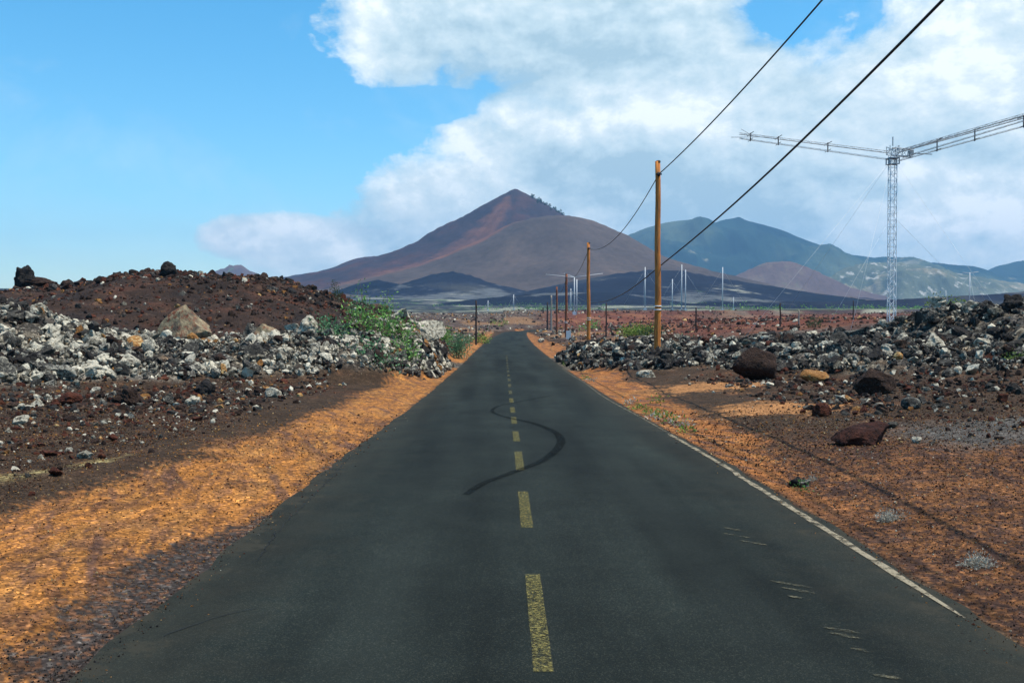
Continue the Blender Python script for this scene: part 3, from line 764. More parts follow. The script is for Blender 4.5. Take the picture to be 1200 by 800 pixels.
# hill crest, hill face
add_rocks('hill', 40000, (-52, -3.5), (34, 72), lambda x, y, s, rub, hillo, far, d: hillo * (.35 + .65 * ss(50, 58, y)), dict(brown=8, rust=4, dark=3, pale=.35, ochre=.5, grey=.8), .04, .20, 2.0, .3, 8)
add_rocks('hill', 900, (-50, -5), (53, 66), lambda x, y, s, rub, hillo, far, d: hillo, dict(brown=6, rust=2, dark=5, pale=.3), .15, .38, 1.8, .2, 9)
# lava field further off
fieldm = lambda x, y, s, rub, hillo, far, d: far * (1 - hillo) * (.35 + .65 * ss(-.1, .25, fbm(x * .08, y * .08, 3, 66)))
add_rocks('field', 16000, (-40, 75), (55, 160), fieldm, lambda x, y, r: np.where((x > 16) & (r.uniform(0, 1, len(x)) < .75), r.choice([CI['rust'], CI['brown'], CI['brown']], len(x)), r.choice([CI[k] for k in ('brown', 'dark', 'grey', 'pale', 'ochre', 'brown')], len(x))), .08, .36, 1.8, .2, 10)
add_rocks('field', 12000, (-90, 150), (150, 340), fieldm, lambda x, y, r: np.where((x > 25) & (r.uniform(0, 1, len(x)) < .8), r.choice([CI['rust'], CI['brown']], len(x)), r.choice([CI[k] for k in ('brown', 'dark', 'grey', 'pale', 'ochre', 'brown')], len(x))), .16, .6, 1.8, .2, 11)

P = np.concatenate(Pool.P); S = np.concatenate(Pool.S); C_ = np.concatenate(Pool.C); Z_ = np.array(Pool.Z)
D = np.hypot(P[:, 0], P[:, 1]); infr = np.abs(P[:, 0] / P[:, 1] - .008) < .50
score = S / D * infr
order = np.argsort(-score)
single = np.zeros(len(P), bool)
for zone, k in (('left', 62), ('right', 66), ('slope_left', 60), ('slope_right', 66), ('hill', 14)):
    o = [i for i in order if Z_[i] == zone][:k]; single[o] = True
WORDS = {'dark': 'black basalt', 'grey': 'grey lava', 'pale': 'pale lichened lava', 'rust': 'rust red scoria', 'brown': 'dark brown scoria', 'ochre': 'ochre coloured'}
PLACE = {'left': 'in the pale rubble heap left of the road', 'right': 'in the grey rubble ridge right of the road',
         'slope_left': 'on the dark cinder slope left of the road', 'slope_right': 'on the dark cinder slope right of the road',
         'hill': 'on the brown cinder hill left of the road'}
GRP = {'left': 'rocks of the left rubble heap', 'right': 'rocks of the right rubble ridge', 'slope_left': 'stones on the left cinder slope',
       'slope_right': 'stones on the right cinder slope', 'hill': 'blocks on the cinder hill'}
RMESH = {}
for k in RKEYS:
    RMESH[k] = []
    for q in range(5):
        V, T = SH3[(q * 2 + len(k)) % 10]
        RMESH[k].append(fast_mesh('rock', V, T, [RM[k]], attrs={'rnd': np.full(len(V), .15 + .17 * q)}))
rr = random.Random(5)
for i in np.nonzero(single)[0]:
    k = RKEYS[C_[i]]; o = link('rock', rr.choice(RMESH[k]))
    o.location = P[i]; sc = S[i] * 1.1; o.scale = (sc, sc * rr.uniform(.8, 1.1), sc * rr.uniform(.8, 1.05))
    o.rotation_euler = (rr.uniform(-.5, .5), rr.uniform(-.5, .5), rr.uniform(0, 6.28))
    big = 'Large' if S[i] > .24 else ('Small' if S[i] < .09 else 'Middling')
    tag(o, f"{big} {WORDS[k]} rock {PLACE[Z_[i]]}".capitalize(), 'rock', GRP[Z_[i]])
STUFF = {'left': 'lava_rubble', 'right': 'lava_rubble', 'slope_left': 'cinder_stones', 'slope_right': 'cinder_stones', 'hill': 'scoria_blocks', 'field': 'lava_field_rubble'}
SLAB = {'left': 'loose pale and grey lava rubble heaped left of the road', 'right': 'loose dark grey lava rubble ridge right of the road',
        'slope_left': 'scattered small red and brown stones on the left cinder slope', 'slope_right': 'scattered small red and brown stones on the right cinder slope',
        'hill': 'brown scoria fragments covering the cinder hill', 'field': 'far lava field rubble spread behind the heaps'}
for zone in STUFF:
    sel = (Z_ == zone) & ~single
    r = np.random.default_rng(hash(len(zone)) % 1000 + 3)
    near = S / D > .0042
    for nm, m_, shp in (('a', sel & near, SH2), ('b', sel & ~near, SH1)):
        pass
    i1 = np.nonzero(sel & near)[0]; i2 = np.nonzero(sel & ~near)[0]
    # both levels of detail end in one mesh
    shapes = SH1 if len(i1) == 0 else None
    def arrays(shapes, idx):
        VV = []; TT = []; MI = []; RN = []; off = 0
        which = r.integers(0, len(shapes), len(idx)); R = rotm(len(idx), r); rnd = r.uniform(0, 1, len(idx))
        for k, (V, T) in enumerate(shapes):
            w = np.nonzero(which == k)[0]
            if not len(w): continue
            ii = idx[w]
            v = np.einsum('nij,vj->nvi', R[w], V) * S[ii][:, None, None] + P[ii][:, None, :]
            t = T[None] + (np.arange(len(w)) * len(V))[:, None, None] + off
            VV.append(v.reshape(-1, 3)); TT.append(t.reshape(-1, 3)); MI.append(np.repeat(C_[ii], len(T))); RN.append(np.repeat(rnd[w], len(V)))
            off += len(w) * len(V)
        return np.concatenate(VV), np.concatenate(TT), np.concatenate(MI), np.concatenate(RN)
    A = [arrays(sh, ix) for sh, ix in ((SH2, i1), (SH1, i2)) if len(ix)]
    V = np.concatenate([a[0] for a in A]); o_ = np.cumsum([0] + [len(a[0]) for a in A])
    T = np.concatenate([a[1] + o_[k] for k, a in enumerate(A)])
    me = fast_mesh(STUFF[zone], V, T, [RM[k] for k in RKEYS], np.concatenate([a[2] for a in A]), {'rnd': np.concatenate([a[3] for a in A])})
    tag(link(STUFF[zone], me), SLAB[zone], 'rubble', kind='stuff')
    print('stuff', zone, len(i1), len(i2), len(T))

# fine gravel of the verges
def gravel():
    r = np.random.default_rng(77)
    n = 210000
    y = 4.3 + 20 * r.uniform(0, 1, n) ** 2.1; az = r.uniform(-.50, .50, n); x = y * np.tan(az)
    z, s, rub, hillo, far, d, ma, mc = height(x, y, True, True)
    keep = (s > -.45) & (r.uniform(0, 1, n) < np.where(s < 0, .22 * np.clip(1 + s / .45, 0, 1), np.where(s < .3, .6, 1.0))) & (rub < .5)
    om = (x < -2.4) & (x > -4.9)
    keep &= (~om) | (r.uniform(0, 1, n) < .38); keep &= r.uniform(0, 1, n) < ss(24.4, 13, y)
    z = np.where(s < 0, np.maximum(z, zb(y) - .030), z)
    x, y, z = x[keep], y[keep], z[keep]; n = len(x)
    Sg = (.0045 + .011 * r.uniform(0, 1, n) ** 4) * np.clip(y / 9, .8, 2.2)
    c = r.choice([CI['brown'], CI['rust'], CI['ochre'], CI['grey'], CI['dark'], CI['pale']], n, p=[.34, .28, .26, .06, .04, .02])
    og = om & (r.uniform(0, 1, n + 0 * len(om)) >= 0)[:len(om)] if False else ((x < -2.4) & (x > -4.9))
    c = np.where(og, r.choice([CI['ochre'], CI['rust'], CI['brown']], n, p=[.78, .15, .07]), c)
    lf = (x < 0) & (x > -2.9) & (y < 6); c = np.where(lf & (r.uniform(0, 1, n) < .7), CI['dark'], c)
    V0, T0 = ICO[1]
    # a 12-point pebble is enough at this size
    bm = bmesh.new(); bmesh.ops.create_icosphere(bm, subdivisions=1, radius=1); bm.free()
    shapes = []
    phi = (1 + 5 ** .5) / 2
    b = np.array([(-1, phi, 0), (1, phi, 0), (-1, -phi, 0), (1, -phi, 0), (0, -1, phi), (0, 1, phi), (0, -1, -phi), (0, 1, -phi), (phi, 0, -1), (phi, 0, 1), (-phi, 0, -1), (-phi, 0, 1)]) / 1.9
    f = np.array([(0, 11, 5), (0, 5, 1), (0, 1, 7), (0, 7, 10), (0, 10, 11), (1, 5, 9), (5, 11, 4), (11, 10, 2), (10, 7, 6), (7, 1, 8), (3, 9, 4), (3, 4, 2), (3, 2, 6), (3, 6, 8), (3, 8, 9), (4, 9, 5), (2, 4, 11), (6, 2, 10), (8, 6, 7), (9, 8, 1)])
    b = np.array([(1, 0, 0), (-1, 0, 0), (0, 1, 0), (0, -1, 0), (0, 0, 1), (0, 0, -1)], float)
    f = np.array([(0, 2, 4), (2, 1, 4), (1, 3, 4), (3, 0, 4), (2, 0, 5), (1, 2, 5), (3, 1, 5), (0, 3, 5)])
    for k in range(12): shapes.append((b * r.uniform(.6, 1.1, (6, 1)) * np.array([1, r.uniform(.7, 1), r.uniform(.5, .9)]) + r.normal(0, .12, (6, 3)), f))
    me = scatter_mesh('gravel', shapes, np.stack([x, y, z + Sg * .3], 1), Sg, c, r)
    tag(link('gravel', me), 'fine loose red and brown gravel on both road verges', 'gravel', kind='stuff')
gravel()

# ------------------------------------------------------------------ single boulders seen in the photograph
def boulder(px, py_base, d, w, h, cls, label, seed, depth=None, rot=None, cuts=12, rough=.13, sub=4, lo=.5, tilt=(0, 0), z=None, sink=.15, name='boulder', top=None):
    x = at(px, d); zz = hz(x, d) if z is None else z
    V, T = rock_shape(sub, seed, cuts, rough, lo)
    V = V.copy(); V -= (V.max(0) + V.min(0)) / 2; V /= (V.max(0) - V.min(0)) / 2
    if top:  # narrow the top
        k = 1 - top * np.clip((V[:, 2] + 1) / 2, 0, 1) ** 1.3; V[:, 0] *= k; V[:, 1] *= k
    V *= np.array([w / 2, (depth or w * .8) / 2, h / 2])
    me = fast_mesh(name, V, T, [RM[cls]], attrs={'rnd': np.full(len(V), .5)}, smooth=False)
    o = link(name, me, loc=(x, d, zz + h / 2 - h * sink)); o.rotation_euler = (tilt[0], tilt[1], rot if rot is not None else 0)
    return tag(o, label, 'boulder')
M_pinn = rock_mat('weathered_tan_rock', (.09, .07, .05), (.34, .27, .16), (.17, .055, .03), 1.9, .50)
boulder(885, 440, 31, 1.40, 1.15, 'brown', 'big black-brown rounded boulder in front of the pale rubble right of the pole', 11, rough=.10, cuts=12, lo=.58, z=None, sink=.1)
b3 = boulder(1015, 540, 13.9, .82, .46, 'brown', 'dark reddish boulder lying alone at the edge of the orange verge', 12, rough=.08, cuts=12, lo=.5, tilt=(0, -.25), sink=.36)
b3.data.materials[0] = rock_mat('dark_red_lava', (.026, .012, .009), (.08, .028, .018), (.18, .07, .04), 8, .58)
boulder(1028, 462, 22.5, .95, .75, 'brown', 'rounded purple brown boulder half buried in the right cinder slope', 13, rough=.09, cuts=10, lo=.6, sink=.2)
boulder(955, 425, 28, .80, .42, 'ochre', 'bright ochre yellow block on the right rubble ridge', 14, rough=.08)
boulder(1070, 495, 18.5, .38, .26, 'grey', 'flat pale grey oval stone on the right cinder slope', 15, rough=.04, lo=.8)
boulder(965, 490, 18.3, .36, .30, 'rust', 'red streaked block low on the right cinder slope', 16)
b = boulder(218, 390, 41, 2.7, 1.6, 'ochre', 'large tan pointed outcrop in front of the brown hill', 17, rough=.07, cuts=16, lo=.42, top=.72, depth=2.0, sink=.0, z=.85)
b.data.materials[0] = M_pinn
b2 = boulder(312, 405, 37, .82, .72, 'pale', 'squared pale brown block standing on the left rubble', 18, rough=.05, cuts=10, lo=.62); b2.data.materials[0] = M_pinn
boulder(32, 333, 58, 1.3, 1.7, 'dark', 'black knobbly lava block on the hill skyline at far left', 19, rough=.25, cuts=4, lo=.85, sink=.1)
boulder(46, 335, 58.5, 2.4, .9, 'brown', 'low brown lava block beside the black skyline knob', 20, rough=.2, cuts=4, lo=.85)
boulder(200, 325, 60, .45, .2, 'dark', 'jagged dark lava block at the top of the brown hill', 43, rough=.25, cuts=4, lo=.85)
boulder(200, 345, 55, 1.0, 1.1, 'dark', 'near black upright block high on the brown hill face', 44, rough=.2, cuts=5, lo=.8)
boulder(85, 455, 21, .48, .34, 'rust', 'dark red boulder at the foot of the pale left rubble', 21, rough=.14, cuts=5, lo=.8)
boulder(150, 456, 21.5, .62, .46, 'brown', 'maroon hollowed boulder at the foot of the left rubble', 22, rough=.2, cuts=5, lo=.8)
boulder(197, 450, 22, .32, .28, 'grey', 'smooth blue grey pointed stone on the left cinder slope', 23, rough=.05, top=.4)
boulder(226, 455, 21.6, .30, .26, 'pale', 'split pale grey stone right of the blue grey one on the left slope', 24)
boulder(240, 432, 26, .55, .45, 'dark', 'dark angular block at the lower edge of the left rubble', 25)
boulder(320, 445, 25.5, .45, .32, 'pale', 'pale domed stone on the cinder beside the left orange verge', 26, rough=.05)
boulder(100, 536, 12.6, .20, .12, 'pale', 'pinkish white stone on the left cinder slope near the straw line', 27)
boulder(120, 538, 12.6, .10, .08, 'rust', 'small brick red stone touching the pinkish white one', 28)
boulder(58, 532, 13, .24, .10, 'rust', 'long flat brick red stone on the left cinder slope', 29)
boulder(133, 515, 14.6, .15, .12, 'rust', 'lone bright rust stone on the left cinder slope', 30)
boulder(66, 563, 11.1, .17, .12, 'rust', 'rust red stone beside the straw coloured grass line', 31)
boulder(25, 492, 16.5, .30, .18, 'pale', 'pale green grey flat stone at far left of the cinder slope', 32)
boulder(503, 418, 44, 2.0, 1.25, 'pale', 'white lichened leaning slab at the road end of the left heap', 33, rough=.1, cuts=16, lo=.4, top=.45, depth=1.3, tilt=(0, .55), sink=.1)
boulder(362, 400, 37, .9, .85, 'pale', 'white jagged rock standing up from the left rubble crest', 34, top=.5, rough=.18)
boulder(620, 0, 108, 0.9, .6, 'pale', 'one white block by the right roadside below the poles', 35) if False else None
boulder(634, 394, 108, .75, .55, 'pale', 'white block by the right roadside below the poles', 36)
boulder(1098, 372, 37, 1.0, .7, 'grey', 'largest grey lava block of the mound on the right ridge', 37, rough=.2, cuts=7)
boulder(1102, 355, 38, .75, .6, 'pale', 'pale cap rock on top of the right ridge mound', 38, rough=.15)
boulder(1185, 362, 34, .9, .8, 'dark', 'dark lava stack topping the ridge at the far right', 39, rough=.25, cuts=6)
boulder(935, 563, 11.1, .17, .13, 'dark', 'dark stone beside the green sprout at the right verge', 40, rough=.12)
boulder(945, 566, 11.0, .14, .10, 'grey', 'grey stone behind the green sprout at the right verge', 41, rough=.12)
boulder(1077, 524, 13.8, .13, .11, 'pale', 'white stone beside the dark reddish boulder on the right', 42)
boulder(1048, 505, 15.7, .20, .12, 'grey', 'flat grey stone behind the dark reddish boulder', 45)
boulder(645, 433, 40, .5, .35, 'pale', 'white slab among the rocks in front of the nearest pole', 46) if False else None
boulder(757, 437, 36, .75, .35, 'pale', 'flat white slab at the foot of the rubble before the nearest pole', 47, rough=.05)

# ------------------------------------------------------------------ poles, cables
def pole(px, ytop, d, r, mat, label, name='utility_pole', lean=0.0, z_att=None, parts=True, x=None, ztop=None):
    x = at(px, d) if x is None else x; z0 = hz(x, d)
    zt = zpix(ytop, d) if ztop is None else ztop; H = zt - z0
    t = thing(name, label, 'pole', (x, d, z0), group='poles' if False else None)
    n = 10
    pts = [(lean * k / n * H + .015 * math.sin(k * 1.3 + d), .01 * math.sin(k * .9), -.4 + (H + .4) * k / n) for k in range(n + 1)]
    MB().tube(pts, [r * (1.12 - .28 * k / n) for k in range(n + 1)], 12).build('shaft', mat, t)
    if parts and z_att:
        for za in z_att:
            zl = za - z0
            MB().box((-.0, -r * 1.05, zl), (.10, .10, .16)).tube([(-.12, -r * 1.3, zl), (.12, -r * 1.3, zl)], .035, 8).build('cable_clamp', M_dark, t)
        MB().tube([(0, 0, H - .02), (0, 0, H + .03)], [r * .88, r * .6], 10).build('cap', M_dark, t)
        for hh_ in (1.8, 1.95):
            MB().tube([(0, 0, hh_ - .02), (0, 0, hh_ + .02)], [r * 1.11 + .01] * 2, 14).build('band', M_galv, t)
    return t
A_Z = {3: 9.85, 41: 7.80, 78: 7.30}
pz = [(None, None, 3.0), (771, 189.5, 41.0), (690, 284.5, 78.0), (663.5, 321, 120.0), (652.5, 336, 162.0), (646, 346, 206.0), (641.5, 354, 255.0), (636.5, 360, 310.0)]
labels = ['tallest orange timber pole standing in the rubble right of the road', 'second orange timber pole beyond the tallest one', 'third reddish timber pole behind the small white sign',
          'fourth thin timber pole of the line', 'pale grey timber pole between two dark ones in the far line', 'dark timber pole after the pale grey one in the far line', 'farthest and shortest dark pole of the line']
pole(0, 0, 3.0, .13, M_wood, 'orange timber pole beside the camera on the right verge', x=6.7, ztop=10.1, z_att=[9.85, 8.44])
mats = [M_wood, M_wood, M_woodr, M_woodr, M_woodg, M_woodd, M_woodd]
PX = [6.7]; PZA = [9.85]
for k, (px, yt, d) in enumerate(pz[1:]):
    zt = zpix(yt, d); za = zt - (.55 if k == 0 else .45)
    x = at(px, d); PX.append(x); PZA.append(za)
    pole(px, yt, d, [.125, .14, .16, .16, .19, .2, .22][k], mats[k], labels[k], lean=[-.002, -.006, .003, 0, .004, 0, 0][k], z_att=[za] if k < 3 else None, parts=k < 3)
def span(p, q, sag, n=28):
    return [tuple(Vector(p).lerp(Vector(q), k / n) - Vector((0, 0, 4 * sag * (k / n) * (1 - k / n)))) for k in range(n + 1)]
pts = []
ys = [a[2] for a in pz]
for k in range(len(ys) - 1):
    offx = lambda i: (PX[i] - .0, ys[i] - .16, PZA[i])
    if k == 0:   # steep end of a long span
        seg = []
        for q in range(41):
            y = 3 + (41 - 3) * q / 40; t = (41 - y)
            seg.append((PX[0] + (PX[1] - PX[0]) * q / 40, y - .16, PZA[1] + (PZA[0] - PZA[1]) * (t / 38) ** 2))
    else: seg = span(offx(k), offx(k + 1), [0, 1.05, 1.0, 1.1, 1.1, 1.2, 1.2][k])
    pts += seg if not pts else seg[1:]
tag(MB().tube(pts, .021, 6).build('overhead_cable', M_cable), 'black upper cable strung along the tops of the timber poles', 'cable')
ptsB = []
xe, ye = PX[3], 120.0
for q in range(61):
    y = 3 + (ye - .2 - 3) * q / 60
    ptsB.append((6.7 + (xe - 6.7) * max(0, (y - 41)) / (ye - 41) - .17 * math.exp(-((y - 41) / 14) ** 2), y, 3.1 + .00119 * (y - 70) ** 2))
tag(MB().tube(ptsB, .026, 6).build('overhead_cable', M_cable), 'lower black cable sagging deeply past the tallest pole', 'cable')

for px, yt, yb, d, lab in ((558, 352, 390, 98, 'thin dark post at the left edge of the road'), (710.5, 355, 389, 95, 'thin dark post left of the bright green shrub'),
                           (816, 360, 390, 92, 'thin dark post right of the tallest pole'), (915, 355, 382, 88, 'thick dark post in the red field'),
                           (937, 363, 379, 92, 'short grey post beside the thick dark one'), (1001, 352, 368, 150, 'thin far post left of the lattice tower')):
    pole(px, yt, d, .07 if d < 97 else .09, M_woodg if 'grey' in lab else M_woodd, lab, 'fence_post', parts=False)
# small white sign
sx = at(666.3, 104); sz = hz(sx, 104)
t = thing('roadside_sign', 'small white rectangular sign board at the foot of the third pole', 'sign', (sx, 104, sz))
MB().box((0, 0, .62), (.50, .03, .86)).build('board', M_white, t, smooth=False)
MB().tube([(0, .04, -.2), (0, .04, .9)], .03, 8).build('post', M_galv, t)

# ------------------------------------------------------------------ lattice antenna
def lattice(mb, a, b, w, seg, r, tri=False, tw=None):
    a = Vector(a); b = Vector(b); t = (b - a).normalized()
    up = Vector((0, 0, 1)) if abs(t.z) < .9 else Vector((1, 0, 0))
    u = t.cross(up).normalized(); v = u.cross(t).normalized()
    offs = [(-1, -1), (1, -1), (1, 1), (-1, 1)] if not tri else [(-1, -1), (1, -1), (0, 1)]
    n = max(1, int((b - a).length / seg)); tw = tw if tw is not None else w
    def pt(k, q):
        f = k / n; ww = (w * (1 - f) + tw * f) / 2
        return a.lerp(b, f) + u * offs[q][0] * ww + v * offs[q][1] * ww
    m = len(offs)
    for q in range(m): mb.tube([pt(0, q), pt(n, q)], r, 4)
    for k in range(n):
        for q in range(m):
            q2 = (q + 1) % m
            mb.tube([pt(k, q), pt(k, q2)], r * .6, 3, False)
            mb.tube([pt(k, q), pt(k + 1, q2)] if (k + q) % 2 else [pt(k, q2), pt(k + 1, q)], r * .6, 3, False)
    return mb

TD = 60.0; tx = at(1046, TD); tz = hz(tx, TD); ztop = zpix(181, TD) - tz
ant = thing('lattice_antenna', 'tall galvanised lattice tower carrying two long antenna booms on the right', 'antenna', (tx, TD, tz))
K = TD / 110.0
lattice(MB(), (0, 0, -.3), (0, 0, ztop), .70 * K, .72 * K, .042 * K).build('mast', M_galv, ant, smooth=False)
hd = MB()
lattice(hd, (0, 0, ztop), (0, 0, ztop + .9 * K), 1.0 * K, .45 * K, .04 * K)
lattice(hd, (-.2 * K, -.2 * K, ztop + .25 * K), (1.9 * K, -.9 * K, ztop - .05 * K), .8 * K, .5 * K, .04 * K)
hd.box((0, 0, ztop - .45 * K), (1.15 * K, 1.15 * K, .10 * K)).box((0, 0, ztop - 1.1 * K), (1.0 * K, 1.0 * K, .08 * K)).box((1.7 * K, -.8 * K, ztop), (.4 * K, .5 * K, .5 * K))
for q in range(4): hd.box(((q % 2 - .5) * 1.1 * K, (q // 2 - .5) * .9 * K, ztop - .8 * K), (.10 * K, .10 * K, .7 * K))
hd.tube([(0, 0, ztop + .9 * K), (0, 0, ztop + 1.9 * K)], .06 * K, 6)
hd.build('turntable', M_steel2, ant, smooth=False)
def boom(p0, p1, h0, h1, brackets, name='boom'):
    """double chord boom: latticed upper chord, lighter lower chord, upright brackets"""
    p0 = Vector(p0); p1 = Vector(p1)
    up = lattice(MB(), p0, p1, .24 * K, .55 * K, .023 * K, True, .16 * K)
    lo0, lo1 = p0 - Vector((0, 0, h0)), p1 - Vector((0, 0, h1))
    b = up.build(name, M_steel2, ant, smooth=False)
    lattice(MB(), lo0, lo1, .13 * K, .60 * K, .016 * K, True, .10 * K).build('lower_chord', M_steel2, b, smooth=False)
    for f in brackets:
        q0 = p0.lerp(p1, f); q1 = lo0.lerp(lo1, f)
        br = MB().tube([q0 + Vector((0, 0, .2 * K)), q1 - Vector((0, 0, .15 * K))], .06 * K, 6)
        br.tube([q0 + Vector((0, -1.3 * K, .1 * K)), q0 + Vector((0, 1.3 * K, .1 * K))], .035 * K, 5); br.tube([q1 + Vector((0, -1.0 * K, 0)), q1 + Vector((0, 1.0 * K, 0))], .03 * K, 5)
        br.build('bracket', M_dark, b)
    return b
def loc(px, py, d): d = d * K; return Vector((at(px, d) - tx, d - TD, zpix(py, d) - tz))
bl = boom((-.5 * K, 0, ztop + .25 * K), loc(866, 157, 104), .8 * K, .5 * K, [.42, .75, .93])
MB().tube([loc(856, 161.5, 104), loc(905, 161, 104)], .030 * K, 5).tube([loc(868, 152, 104), loc(882, 160, 104)], .030 * K, 5).build('end_arm', M_steel2, bl)
brr = boom((.5 * K, -.3 * K, ztop + .25 * K), loc(1290, 113, 92), 1.0 * K, .8 * K, [.22, .42, .66, .88])
brr2 = boom((.9 * K, -.5 * K, ztop + .4 * K), loc(1290, 108, 90), .8 * K, .5 * K, [])
MB().tube([(1.9 * K, -.9 * K, ztop - .05 * K), loc(1092, 181, 106)], .05 * K, 6).build('stay', M_steel2, ant)
for (za, px, d) in ((.98, 859, 52), (.98, 994, 50), (.66, 960, 56), (.98, 1191, 48), (.66, 1170, 66), (.98, 905, 75)):
    gx, gy = at(px, d) - tx, d - TD; gz = hz(at(px, d), d) - tz
    MB().tube([(0, 0, ztop * za), (gx, gy, gz)], .0065, 4).build('guy_wire', M_wire, ant)

# ------------------------------------------------------------------ distant masts
def mast(px, yt, yb, d, r, label, guys=True, arms=None, cat='mast'):
    x = at(px, d); z0 = hz(x, d); H = zpix(yt, d) - z0
    t = thing('radio_mast', label, cat, (x, d, z0), group='white radio masts on the plain')
    MB().tube([(0, 0, -1), (0, 0, H)], [r, r * .8], 6).build('shaft', M_white, t)
    MB().box((0, 0, .3), (r * 5, r * 5, 1.2)).build('base', M_white, t, smooth=False)
    if guys:
        for a in (.3, 2.4, 4.5):
            MB().tube([(0, 0, H * .95), (math.cos(a) * H * .7, math.sin(a) * H * .7, 0)], .028, 3).build('guy_wire', M_wire, t)
    if arms:
        for (dx, dy, dz, rr_) in arms: MB().tube([(0, 0, H - .2), (dx, dy, H + dz)], rr_, 5).build('arm', M_white, t)
    return t
for a in ((756, 313, 366, 430, .26, 'white mast standing alone just left of the tallest pole'),
          (788, 327, 362, 520, .28, 'shorter white mast left of a close pair of masts'),
          (799, 310, 362, 480, .27, 'taller left mast of the close pair'),
          (803.5, 316, 361, 520, .27, 'shorter right mast of the close pair'),
          (847, 313, 360, 500, .28, 'white mast standing alone right of the close pair'),
          (602, 345, 363, 600, .25, 'small white mast beyond the end of the road'),
          (669, 338, 365, 430, .2, 'thin mast beside the small two armed antenna'),
          (572, 352, 363, 600, .2, 'tiny white mast left of the road end'),
          (860, 348, 360, 600, .2, 'tiny white mast on the plain right of the tall masts'),
          (1110, 340, 358, 500, .16, 'tiny pale mast near the far right antenna') ,):
    mast(*a)
t = mast(673, 324, 369, 300, .20, 'small white two armed antenna between the second and third poles', False, [(-8.6, 0, .6, .10), (8.6, 0, .9, .10), (-3, 2, 1.0, .1)], 'antenna')
MB().tube([(.75, 0, -1), (.75, 0, 10.6)], .16, 6).build('second_leg', M_white, t)
t = mast(1138, 319, 361, 300, .16, 'pale mast with a short crossbar right of the lattice tower', True, [(-2.2, 0, 0, .08), (2.6, 0, .2, .08)], 'antenna')

# ------------------------------------------------------------------ plants
LV = np.array([(0, 0, 0), (.5, -.22, .06), (1, 0, -.05), (.5, .22, .06)]); LT = np.array([(0, 1, 2), (0, 2, 3)])
def leaves(name, mat, P, D_, size, r, parent=None, loc=None, narrow=1.0):
    n = len(P); R = rotm(n, r)
    # leaves point outwards along D_ with some scatter
    d = D_ + r.normal(0, .45, (n, 3)); d /= np.linalg.norm(d, axis=1)[:, None] + 1e-9
    s = np.cross(d, r.normal(size=(n, 3))); s /= np.linalg.norm(s, axis=1)[:, None] + 1e-9
    u = np.cross(s, d); sz = size * r.uniform(.6, 1.3, n)
    v = (d[:, None, :] * LV[None, :, 0:1] + s[:, None, :] * LV[None, :, 1:2] * narrow + u[:, None, :] * LV[None, :, 2:3]) * sz[:, None, None] + P[:, None, :]
    t = LT[None] + (np.arange(n) * 4)[:, None, None]
    me = fast_mesh(name, v.reshape(-1, 3), t.reshape(-1, 3), [mat], attrs={'rnd': np.repeat(r.uniform(0, 1, n), 4)})
    return link(name, me, parent, loc)
def shrub(x, y, w, h, nstem, nleaf, size, mat, label, seed, cat='shrub', z=None, lift=.0, spread=1.0, name='shrub', group=None, upright=.5, narrow=1.0, dep=None, follow=True):
    r = np.random.default_rng(seed); z0 = hz(x, y) if z is None else z
    t = thing(name, label, cat, (x, y, z0), group=group)
    st = MB(); P = []; Dd = []
    for k in range(nstem):
        a = r.uniform(0, 2 * PI); rad = r.uniform(0, 1) ** .6
        bx, by = math.cos(a) * rad * w / 2 * .55, math.sin(a) * rad * (dep or w) / 2 * .55
        gz = (hz(x + bx, y + by) - z0) if follow else 0
        ex, ey = math.cos(a) * rad * w / 2, math.sin(a) * rad * (dep or w) / 2
        hh_ = h * r.uniform(.45, 1.0) * (1 - .35 * rad * (1 - upright))
        pts = []
        for q in range(7):
            f = q / 6
            pts.append((bx + (ex - bx) * f ** .8 + .06 * w * math.sin(f * 4 + k), by + (ey - by) * f ** .8, gz - .05 + hh_ * f ** .85))
        st.tube(pts, [size * .10 * (1 - .7 * q / 6) for q in range(7)], 4, False)
        m = nleaf // nstem
        f = r.uniform(.12, 1.0, m) ** .8; i0 = np.minimum((f * 6).astype(int), 5); fr = f * 6 - i0
        pa = np.array(pts); base = pa[i0] * (1 - fr)[:, None] + pa[i0 + 1] * fr[:, None]
        j = r.normal(0, 1, (m, 3)) * size * spread * 1.1
        P.append(base + j); dn = j + np.array([0, 0, size * .5]); Dd.append(dn / (np.linalg.norm(dn, axis=1)[:, None] + 1e-6))
    st.build('stem', M_bark, t)
    leaves('foliage', mat, np.concatenate(P), np.concatenate(Dd), size, r, t, narrow=narrow)
    return t
# the sprawling green plants on the left heap
shrub(at(430, 38), 38, 2.0, 1.35, 16, 430, .15, M_leafb, 'tall leafy green plant climbing the left rubble heap', 31, spread=1.1)
shrub(at(388, 37), 37, 1.9, .8, 16, 420, .14, M_leafg, 'blue green bush at the left side of the rubble heap plants', 32)
shrub(at(460, 39), 39, 1.9, 1.1, 16, 420, .15, M_leafb, 'bright green bush right of the tall leafy plant on the heap', 33)
shrub(at(436, 35.5), 35.5, 2.4, .55, 16, 420, .13, M_leafg, 'low sprawling green plant at the foot of the left heap', 34)
shrub(at(476, 37.5), 37.5, 1.1, .7, 14, 420, .13, M_leafb, 'small yellow green bush at the right of the heap plants', 35)
shrub(at(421, 41), 41, .6, 2.0, 5, 170, .13, M_leafg, 'thin upright shoot at the top of the left heap plants', 36, upright=1)
shrub(at(456, 41), 41, .6, 1.5, 5, 170, .12, M_leafb, 'second thin upright shoot on the left heap', 37, upright=1)
shrub(at(540, 62), 62, 1.5, 1.7, 14, 1100, .14, M_leafg, 'round green bush at the left road edge by the dark post', 38)
